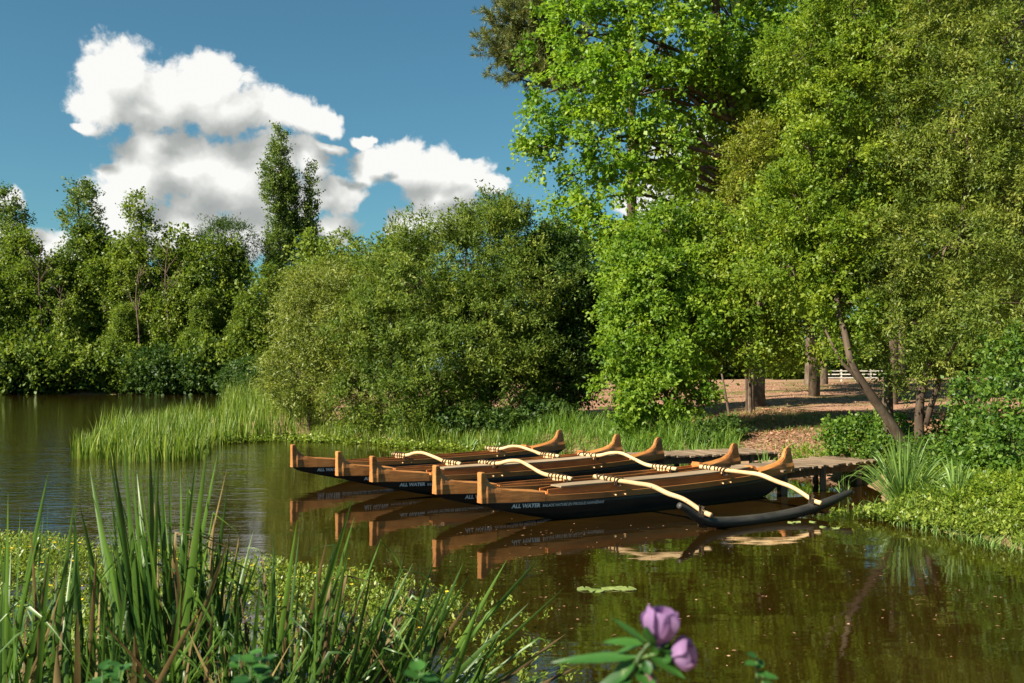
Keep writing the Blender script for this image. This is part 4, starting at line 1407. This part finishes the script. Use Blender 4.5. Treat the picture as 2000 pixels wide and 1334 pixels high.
FORE = [w(-120, 1062), w(60, 1060), w(170, 1072), w(330, 1092), w(480, 1100), w(560, 1112), w(640, 1128), w(740, 1130), w(880, 1165), w(1000, 1195), w(1070, 1225), w(1100, 1262), w(1080, 1300), w(1120, 1350), w(1000, 1400), (-.3, 4.8), (-9, 4.6)]
mat_o, qf = mat_stuff('water_primrose', 'floating mat of yellow flowered water primrose in the left foreground', FORE, 12500, .046, .9, 'primrose', 601, gap=.72, asp=.45, tl=.13, per=7)
mat_stuff('water_primrose', 'pale green floating plants along the right bank', [w(1590, 1018), w(1660, 1008), w(1800, 1035), w(1960, 1060), w(2060, 1100), w(2060, 1075), (8.0, 13), (7.4, 16.4), (6.4, 16.6)], 2600, .06, .6, 'primrose', 602, zc=.03, gap=.5, asp=.6)
mat_stuff('pondweed', 'thin green pondweed floating before the reeds and willow bush', [w(420, 868), w(560, 862), w(700, 868), w(800, 876), w(960, 884), (-.4, 30), (-4, 32), (-7, 35), w(430, 858)], 1500, .08, .02, 'primrose', 603, zc=.004, gap=.8, asp=.8, tl=.16)
mat_stuff('bank_plants', 'dense small leaved plants covering the right bank edge', [(6.3, 16.2), (7.2, 13.2), (9.6, 13.2), (10, 18), (8.2, 19.2), (7.2, 18.6)], 2300, .075, .7, 'leaf_mid', 604, zc=.07, tl=.22, gap=.7)
mat_stuff('bank_plants', 'leafy weeds on the bank behind the nearest jetty posts', [(5.8, 22.6), (7.2, 20.6), (8.0, 21.2), (6.6, 23.8)], 260, .085, .6, 'leaf_lime', 605, zc=.08, tl=.2, gap=.6)

# small yellow flowers on the primrose mat
rng = np.random.default_rng(606)
mbf = []
sel = qf[rng.choice(len(qf), 420, replace=False)]
sel = sel[sel[:, 0] < -1.0 + rng.normal(size=len(sel)) * 1.2]
for x, y in sel:
    z = .12 + rng.random() * .12
    r = rng.uniform(.012, .026)
    tilt = rng.normal(size=3) * .4 + [0, -.2, 1]
    for k in range(5):
        a = k * 1.2566 + rng.random()
        mbf.append(((x, y, z), (math.cos(a), math.sin(a), .25), tilt, r))
n = len(mbf)
V = leaf_quads(np.array([m[0] for m in mbf]), np.array([m[1] for m in mbf]), np.array([m[2] for m in mbf]), np.array([m[3] for m in mbf]), np.array([m[3] for m in mbf]) * .9, belly=.7)
o = link(bpy.data.objects.new('flowers', quads_mesh('flowers', V, rng.random(n), M['yellow_petal']), ), mat_o)
o.location = -np.array(mat_o.location)
o['kind'] = 'stuff'

# lily pads


def lily(px, py, r, label, rot):
    p = W0(px, py)
    a = np.linspace(.18, 2 * math.pi - .18, 18)
    rr = r * (1 + .05 * np.sin(a * 3 + rot))
    top = [(0, 0, .012)] + [(math.cos(t + rot) * q, math.sin(t + rot) * q, .010 + .006 * math.sin(2 * t + rot)) for t, q in zip(a, rr)]
    bot = [(x, y, z - .008) for x, y, z in top]
    k = len(top)
    fs = [(0, i, i + 1) for i in range(1, k - 1)] + [(k, k + i + 1, k + i) for i in range(1, k - 1)]
    fs += [(i, k + i, k + i + 1, i + 1) for i in range(1, k - 1)] + [(0, k, k + 1, 1), (k - 1, 2 * k - 1, k, 0)]
    o = MB().add(top + bot, fs).build('lily_pad', M['lily_pad'])
    o.location = (p[0], p[1], 0)
    tag(o, label, 'lily pad', 'lily pads on the open water')


for px, py, r, lab in ((1142, 1151, .085, 'leftmost pale lily pad of the small group on open water'), (1166, 1154, .085, 'second lily pad from the left in the small floating group'),
                       (1187, 1150, .075, 'middle lily pad of the small floating group'), (1206, 1150, .085, 'second lily pad from the right in the small floating group'),
                       (1227, 1151, .09, 'rightmost pale lily pad of the small group on open water')):
    lily(px, py, r, lab, px * .37)
for n, (px, py) in enumerate(((1546, 1021), (1556, 1020), (1588, 1020), (1608, 1030), (1632, 1032))):
    lily(px, py, .06, f'small round floating leaf by the black float, {ORD[n]} from the left', px * .9)

# ------------------------------------------------------------------ sedge and tufts made of single blades


def blade_obj(root, base, tip, width, mat, rng, sag=0.0, twist=0.0, kink=None, segs=12):
    """one leaf blade from base to tip (local coordinates) with a slight keel"""
    base = np.asarray(base, float); tip = np.asarray(tip, float)
    s = np.linspace(0, 1, segs + 1)
    ctr = base + (tip - base) * s[:, None]
    L = np.linalg.norm(tip - base)
    ctr[:, 2] += sag * L * (s * (1 - s)) * 4 * s
    hor = tip - base; hor = hor - [0, 0, hor[2]]
    if kink is not None:                    # blade folded over near the top
        ks, kd = kink
        m = s > ks
        ctr[m] = ctr[~m][-1] + np.outer((s[m] - s[~m][-1]) * L, unit(np.asarray(kd, float)))
        over = (s[m] - s[~m][-1]) / (1 - s[~m][-1])
        ctr[m, 2] -= over ** 2 * L * .12
    tg = unit(np.gradient(ctr, axis=0))
    a0 = rng.uniform(-.7, .7)
    side0 = np.array([math.cos(a0), math.sin(a0), 0])
    side = unit(side0 - tg * (tg @ side0)[:, None])
    nrm = np.cross(tg, side)
    ang = twist * s
    side = side * np.cos(ang)[:, None] + nrm * np.sin(ang)[:, None]
    nrm = np.cross(tg, side)
    wd = width * np.clip(np.minimum(1, .6 + 1.5 * s) * (1 - s ** 4.5), .04, 1)
    Lf = ctr - side * wd[:, None] / 2; Rt = ctr + side * wd[:, None] / 2; Md = ctr - nrm * wd[:, None] * .16
    V = np.concatenate([Lf, Md, Rt]); k = segs + 1
    fs = []
    for i in range(segs):
        fs += [(i, k + i, k + i + 1, i + 1), (k + i, 2 * k + i, 2 * k + i + 1, k + i + 1)]
    return MB().add(V, fs).build('blade', M[mat], root, smooth=True, recalc=False)


flat_leaf('sedge_blade', (0.05, 0.13, 0.02), (0.24, 0.36, 0.08), 0.4, 1.5, 0.4, 0.5)


def sedge(label, px, py, d, n, hmax, spread, seed, wd=.022, mat='sedge_blade'):
    rng = np.random.default_rng(seed)
    x = (px - 1000) / F * d
    root = empty('sedge_clump', (x, d, max(gz(x, d), 0)))
    tag(root, label, 'sedge', 'sedge and grass clumps on the banks')
    for k in range(n):
        a = rng.uniform(0, 6.28); q = rng.random() ** .7
        h = hmax * rng.uniform(.55, 1.0)
        tip = np.array([math.cos(a) * spread * q, math.sin(a) * spread * q, h * (1 - .85 * q * q)])
        b = np.array([math.cos(a) * .1, math.sin(a) * .1, -.03]) * rng.random()
        blade_obj(root, b, tip, wd * rng.uniform(.7, 1.3), mat, rng, sag=.46 * q + .02)
    return root


sedge('large clump of long arching sedge blades on the right bank', 1765, 960, 16.6, 190, 1.35, 1.15, 701, .017)
sedge('smaller upright sedge clump right of the large arching one', 1870, 990, 15.6, 45, .8, .5, 702)
sedge('small spiky grass tuft at the water behind the farthest canoe', 914, 878, 29.3, 22, .75, .5, 703, .026)
sedge('lone grass tuft on the bank between the two jetties', 1493, 886, 22.6, 40, .7, .45, 704, .016)
sedge('tiny tuft beside the jetty post near the float tip', 1648, 962, 18.6, 14, .5, .25, 705, .018)

# ------------------------------------------------------------------ foreground cattails


def cattails(label, px, d, blds, seed):
    """blds: (base_px, tip_px, tip_py, width_m, dry, kink)"""
    rng = np.random.default_rng(seed)
    x0 = (px - 1000) / F * d
    z0 = max(gz(x0, d), -.05)
    root = empty('cattail_clump', (x0, d, z0))
    tag(root, label, 'cattail', 'cattail clumps along the near bank')
    org = np.array([x0, d, z0])
    extra = [(b_[0] + rng.normal() * 14, b_[1] + rng.normal() * 22, b_[2] + abs(rng.normal()) * 60 + 10, b_[3] * .8, int(rng.random() < .2), ((rng.uniform(.72, .9), rng.choice([-1, 1, 1]), rng.uniform(-.9, .3)) if rng.random() < .3 else None)) for b_ in blds for _ in range(3 if px > 200 else 2) if rng.random() < .8]
    for (bp, tp, ty, wd, dry, kink) in list(blds) + extra:
        db = d + rng.normal() * .18
        bx = (bp - 1000) / F * db
        base = np.array([bx, db, max(gz(bx, db), -.05)]) - org
        dt = d + rng.normal() * .35
        tip = P(tp, ty - (34 if px < 450 and ty < 1120 else 12), dt) - org
        kk = None
        if kink: kk = (kink[0], (kink[1], rng.normal() * .3, kink[2]))
        blade_obj(root, base, tip, wd * rng.uniform(1.1, 1.75), 'cattail_dry' if dry else 'cattail', rng, sag=rng.uniform(-.02, .03), twist=rng.normal() * .8, kink=kk)
    return root


K = None
cattails('tallest dense cattail clump in the left foreground', 310, 6.6,
         [(270, 175, 945, .030, 0, K), (280, 200, 985, .026, 0, K), (285, 240, 872, .028, 0, K), (300, 222, 915, .026, 0, (.86, 1, -.35)), (300, 255, 905, .024, 0, K), (310, 292, 868, .028, 0, K),
          (315, 285, 930, .026, 0, K), (320, 300, 1000, .024, 1, K), (325, 385, 912, .026, 0, K), (330, 405, 905, .030, 0, K), (330, 425, 920, .022, 0, K), (340, 330, 905, .024, 0, K), (340, 370, 950, .028, 0, K),
          (345, 260, 955, .030, 0, (.8, 1, -.6)), (350, 355, 985, .026, 0, K), (355, 340, 1010, .024, 1, K), (320, 215, 1005, .024, 0, K), (290, 190, 1040, .024, 0, K), (310, 268, 960, .026, 0, K), (335, 315, 950, .028, 0, K),
          (300, 240, 1030, .022, 1, K), (360, 310, 1060, .026, 0, K), (330, 268, 985, .024, 0, K), (280, 225, 1075, .024, 0, K), (345, 300, 925, .022, 0, K)], 801)
cattails('cattail clump with one stiff upright blade right of the tallest clump', 400, 6.9,
         [(380, 366, 955, .030, 0, (.93, .6, .9)), (385, 445, 985, .022, 0, K), (395, 420, 1040, .022, 1, K), (400, 480, 1035, .022, 0, (.85, 1, .3)), (410, 495, 1070, .026, 0, K), (415, 440, 1090, .024, 0, K), (390, 330, 1080, .024, 0, K), (400, 390, 1000, .018, 0, K),
          (420, 500, 1110, .024, 0, K), (380, 340, 1100, .022, 1, K), (410, 370, 1060, .024, 0, K), (395, 352, 1045, .022, 0, K), (405, 452, 1060, .020, 0, K), (420, 425, 1130, .026, 0, K)], 802)
cattails('cattail clump at the lower left corner with blades crossing', 60, 6.2,
         [(10, 16, 995, .024, 0, K), (-10, 95, 955, .026, 0, K), (20, 40, 1020, .026, 0, K), (30, 140, 1105, .026, 0, K), (0, 130, 1130, .024, 0, K), (40, 85, 1040, .030, 0, K), (60, 100, 1090, .028, 0, K), (70, 95, 1005, .022, 0, K),
          (50, -5, 1060, .022, 0, K), (90, 60, 1060, .022, 1, K), (20, 120, 1160, .022, 1, K), (80, 145, 1015, .026, 0, K), (-20, 60, 1120, .026, 0, K), (110, 150, 1090, .024, 0, K), (100, 110, 1120, .022, 1, K), (-30, 20, 1090, .026, 0, K)], 803)
cattails('thin cattail clump between the corner clump and the tallest clump', 165, 6.4,
         [(160, 145, 1015, .026, 0, K), (170, 150, 1080, .022, 0, K), (165, 190, 1100, .022, 1, K), (150, 115, 1060, .024, 0, K), (175, 160, 1200, .028, 1, K), (180, 215, 1120, .022, 0, K), (155, 120, 1130, .024, 0, K), (190, 175, 1150, .022, 0, K), (200, 250, 1140, .022, 0, K)], 804)
cattails('leaning cattail clump in the bottom middle left of the mallow', 620, 6.4,
         [(560, 690, 980, .024, 0, K), (600, 660, 1030, .020, 1, (.80, 1, .2)), (610, 770, 1000, .020, 0, (.88, 1, -.8)), (630, 820, 1060, .022, 0, (.85, 1, .1)), (640, 860, 1085, .020, 0, (.8, 1, -.5)), (520, 580, 1030, .022, 0, K),
          (540, 585, 1045, .020, 0, K), (570, 640, 1060, .020, 1, K), (590, 700, 1050, .022, 1, (.9, 1, -1)), (550, 510, 1080, .018, 1, K), (650, 730, 1100, .022, 0, K), (600, 620, 1110, .024, 0, K), (620, 680, 1075, .020, 0, K), (560, 600, 1150, .024, 0, K),
          (500, 540, 1090, .020, 0, K), (480, 510, 1130, .022, 0, K), (640, 700, 1170, .022, 0, K), (580, 720, 1140, .018, 1, K)], 805)
cattails('sparse cattail clump leaning right beside the open water', 830, 6.6,
         [(740, 850, 1100, .026, 0, K), (760, 905, 1110, .024, 0, K), (700, 790, 1090, .020, 0, K), (780, 1055, 1100, .026, 0, K), (800, 990, 1105, .018, 0, K), (720, 880, 1130, .024, 0, K), (820, 1100, 1225, .020, 0, (.85, 1, .05)), (840, 1105, 1250, .022, 1, K), (760, 830, 1150, .024, 0, K),
          (700, 760, 1150, .024, 0, K), (870, 1000, 1200, .022, 0, K), (850, 940, 1180, .022, 0, K), (900, 1130, 1312, .024, 1, K), (790, 880, 1170, .022, 0, K), (680, 720, 1190, .024, 1, K), (730, 800, 1200, .022, 0, K), (860, 960, 1240, .022, 0, K)], 806)
cattails('short broken dry cattail stalks at the bottom left', 180, 5.9,
         [(150, 152, 1205, .032, 1, K), (90, 92, 1290, .030, 1, K), (60, 58, 1285, .030, 1, K), (110, 112, 1275, .034, 1, K), (260, 262, 1250, .030, 1, K), (200, 240, 1260, .022, 1, K), (300, 262, 1240, .022, 1, K), (330, 380, 1230, .022, 1, K), (230, 190, 1280, .022, 0, K), (400, 470, 1220, .024, 1, K)], 807)
# a loose lower tangle of blades across the bottom of the frame
rng = np.random.default_rng(808)
for n, (lab, c, wdt) in enumerate((('low tangle of cattail blades below the tallest clump', 300, 150), ('low tangle of cattail blades at bottom centre left', 500, 130), ('low tangle of cattail blades at the bottom left edge', 60, 130), ('low tangle of leaning blades at bottom centre', 720, 130))):
    cattails(lab, c, 6.0 + .2 * n, [(c + rng.uniform(-wdt, wdt), c + rng.uniform(-wdt, wdt) * 1.15, rng.uniform(1130, 1290), rng.uniform(.016, .026), int(rng.random() < .3), K) for _ in range(26)], 820 + n)

# ------------------------------------------------------------------ mallow in flower, close to the camera


def leaf_grid(mb, base, axis, normal, L, Wd, curl=.25, n=7):
    axis = unit(axis); normal = unit(np.asarray(normal) - axis * np.dot(normal, axis)); side = np.cross(axis, normal)
    V = []
    for i in range(n + 1):
        s = i / n
        w_ = Wd * (math.sin(math.pi * min(s ** .75, 1)) ** .8 + .02)
        for j in range(-2, 3):
            q = j / 2
            serr = 1 + .06 * (i % 2) * abs(q)
            V.append(np.asarray(base) + axis * L * s + side * w_ * .5 * q * serr + normal * (-curl * L * s * s + .10 * Wd * abs(q)))
    fs = [(i * 5 + j, i * 5 + j + 1, (i + 1) * 5 + j + 1, (i + 1) * 5 + j) for i in range(n) for j in range(4)]
    mb.add(V, fs)


def petal_grid(base, axis, out, L, Wd, n=8, flare=.35):
    """a broad petal: starts along axis, bends outwards"""
    axis = unit(axis); out = unit(out); side = np.cross(axis, out)
    V = []
    for i in range(n + 1):
        s = i / n
        w_ = Wd * (.18 + .82 * math.sin(min(s * 1.12, 1) * math.pi * .5)) * (1 - max(0, s - .8) ** 2 * 9)
        for j in range(-3, 4):
            q = j / 3
            V.append(np.asarray(base) + axis * L * (s * .96 - .03 * q * q) + out * (L * flare * 1.25 * math.sin(min(s * 2.1, 2.1)) + .012 * (1 - q * q) * 0 - Wd * .22 * q * q * (1 - .5 * s)) + side * w_ * .5 * q)
    fs = [(i * 7 + j, i * 7 + j + 1, (i + 1) * 7 + j + 1, (i + 1) * 7 + j) for i in range(n) for j in range(6)]
    return MB().add(V, fs)


def mallow():
    D = 2.05
    base = np.array([P(1215, 1334, D)[0], D - .1, gz(P(1215, 1334, D)[0], D - .1)])
    root = empty('mallow_plant', base)
    tag(root, 'mallow plant with lilac flowers close to the camera at bottom centre', 'flower')
    L = lambda px, py, d=D: P(px, py, d) - base
    MB().tube(smooth_path([(0, 0, -.05), L(1215, 1420) * [1, 1, 1], L(1235, 1320), L(1255, 1272), L(1285, 1245)], 16), np.linspace(.009, .004, 16), 7).build('stem', M['stem_green'], root, smooth=True)
    MB().tube([L(1250, 1285), L(1290, 1275), L(1320, 1270)], .004, 6).build('stem', M['stem_green'], root, smooth=True)
    MB().tube([L(1245, 1300), L(1258, 1300), L(1265, 1308)], .004, 6).build('stem', M['stem_green'], root, smooth=True)

    def flower(c, axis, Lp, Wp, npet, seed, mat='petal', flare=.2):
        rng = np.random.default_rng(seed)
        fl = empty('flower', tuple(c)); fl.parent = root
        axis = unit(axis)
        ref = unit(np.cross(axis, [0.3, 1, .2])); ref2 = np.cross(axis, ref)
        for k in range(npet):
            a = k * 2 * math.pi / npet + .3
            out = ref * math.cos(a) + ref2 * math.sin(a)
            petal_grid(out * .004, axis + rng.normal(size=3) * .06, out, Lp * rng.uniform(.93, 1.05), Wp, flare=flare).build('petal', M[mat], fl, smooth=True, recalc=False)
        mb = MB()
        for k in range(5):
            a = k * 1.2566
            out = ref * math.cos(a) + ref2 * math.sin(a)
            leaf_grid(mb, -axis * .012 + out * .004, axis * .8 + out * .5, out, .036, .022, curl=-.1, n=5)
        mb.build('calyx', M['mallow_leaf'], fl, smooth=True, recalc=False)
        return fl

    flower(L(1284, 1265), (.10, -.1, 1.0), .086, .076, 5, 1, flare=.26)
    flower(L(1305, 1282), (.75, -.3, .25), .056, .058, 5, 2, flare=.42)
    flower(L(1262, 1300), (.15, -.1, -1.0), .05, .034, 4, 3, 'bud', .12)
    for (bx, by, tx, ty, wd, d2, cu) in ((1262, 1255, 1195, 1205, .020, D, .05), (1258, 1258, 1178, 1248, .026, D, .12), (1250, 1285, 1072, 1282, .032, D + .05, .10), (1275, 1262, 1345, 1275, .024, D - .03, .05),
                                         (1262, 1275, 1340, 1325, .030, D - .02, .05), (1255, 1262, 1200, 1275, .045, D + .06, .05), (1245, 1290, 1180, 1335, .050, D + .02, .2), (1270, 1250, 1258, 1205, .018, D, .0), (1270, 1262, 1262, 1225, .03, D - .05, .0),
                                         (1250, 1310, 1275, 1345, .04, D - .04, .1), (1240, 1320, 1150, 1350, .05, D, .2)):
        b_, t_ = L(bx, by), L(tx, ty, d2)
        mb = MB()
        ax = t_ - b_
        leaf_grid(mb, b_, ax, np.array([0.1, -.45, 1.0]), np.linalg.norm(ax), wd, curl=cu)
        mb.build('leaf', M['mallow_leaf'], root, smooth=True, recalc=False)


mallow()


def low_leafy(label, pts, d, seed):
    """out-of-focus weed tips at the bottom edge"""
    rng = np.random.default_rng(seed)
    c = P(pts[0][0], 1334, d)
    base = np.array([c[0], d, gz(c[0], d)])
    root = empty('weed', base)
    tag(root, label, 'weed', 'weeds close to the camera')
    for (px, py, s) in pts:
        tip = P(px, py, d + rng.normal() * .05) - base
        MB().tube(smooth_path([(0, 0, -.02), (tip[0] * .5, tip[1] * .5, tip[2] * .6), tip], 8), np.linspace(.005, .002, 8), 5).build('stem', M['stem_green'], root, smooth=True)
        for k in range(5):
            a = rng.uniform(0, 6.28)
            mb = MB()
            ax = np.array([math.cos(a), math.sin(a) * .6, rng.uniform(-.1, .6)])
            leaf_grid(mb, tip - [0, 0, .012 * k], ax, (0, -.3, 1), s * rng.uniform(.8, 1.2), s * .75, curl=.2)
            mb.build('leaf', M['mallow_leaf'], root, smooth=True, recalc=False)


low_leafy('dark blurred round leaved weed at the bottom edge below the leaning blades', [(468, 1285, .045), (510, 1275, .042), (490, 1300, .045), (505, 1325, .05)], 2.6, 1)
low_leafy('dark blurred weed tips at the bottom edge, left of the mallow', [(820, 1312, .05), (850, 1325, .05)], 2.3, 2)
low_leafy('dark blurred weed leaves at the bottom edge under the tallest cattails', [(200, 1310, .045), (235, 1300, .04)], 2.8, 3)
low_leafy('single dark blurred weed shoot at the bottom edge right of the mallow', [(1478, 1285, .03), (1490, 1320, .03)], 2.2, 4)

# fallen leaves and specks drifting on the calm water
rng = np.random.default_rng(909)
q = scatter([w(700, 1090), w(1000, 1010), w(1600, 1040), w(1960, 1130), w(1960, 1300), w(1100, 1300), w(900, 1150)], 260, rng)
n = len(q)
V = leaf_quads(np.column_stack([q, np.full(n, .006)]), np.column_stack([rng.normal(size=(n, 2)), np.zeros(n)]), np.column_stack([rng.normal(size=(n, 2)) * .08, np.ones(n)]), rng.uniform(.015, .06, n), rng.uniform(.01, .03, n), fold=.05)
o = link(bpy.data.objects.new('floating_leaves', quads_mesh('floating_leaves', V, rng.random(n), M['litter'])))
tag(o, 'tiny fallen leaves drifting on the calm brown water', 'leaf litter', None, 'stuff')
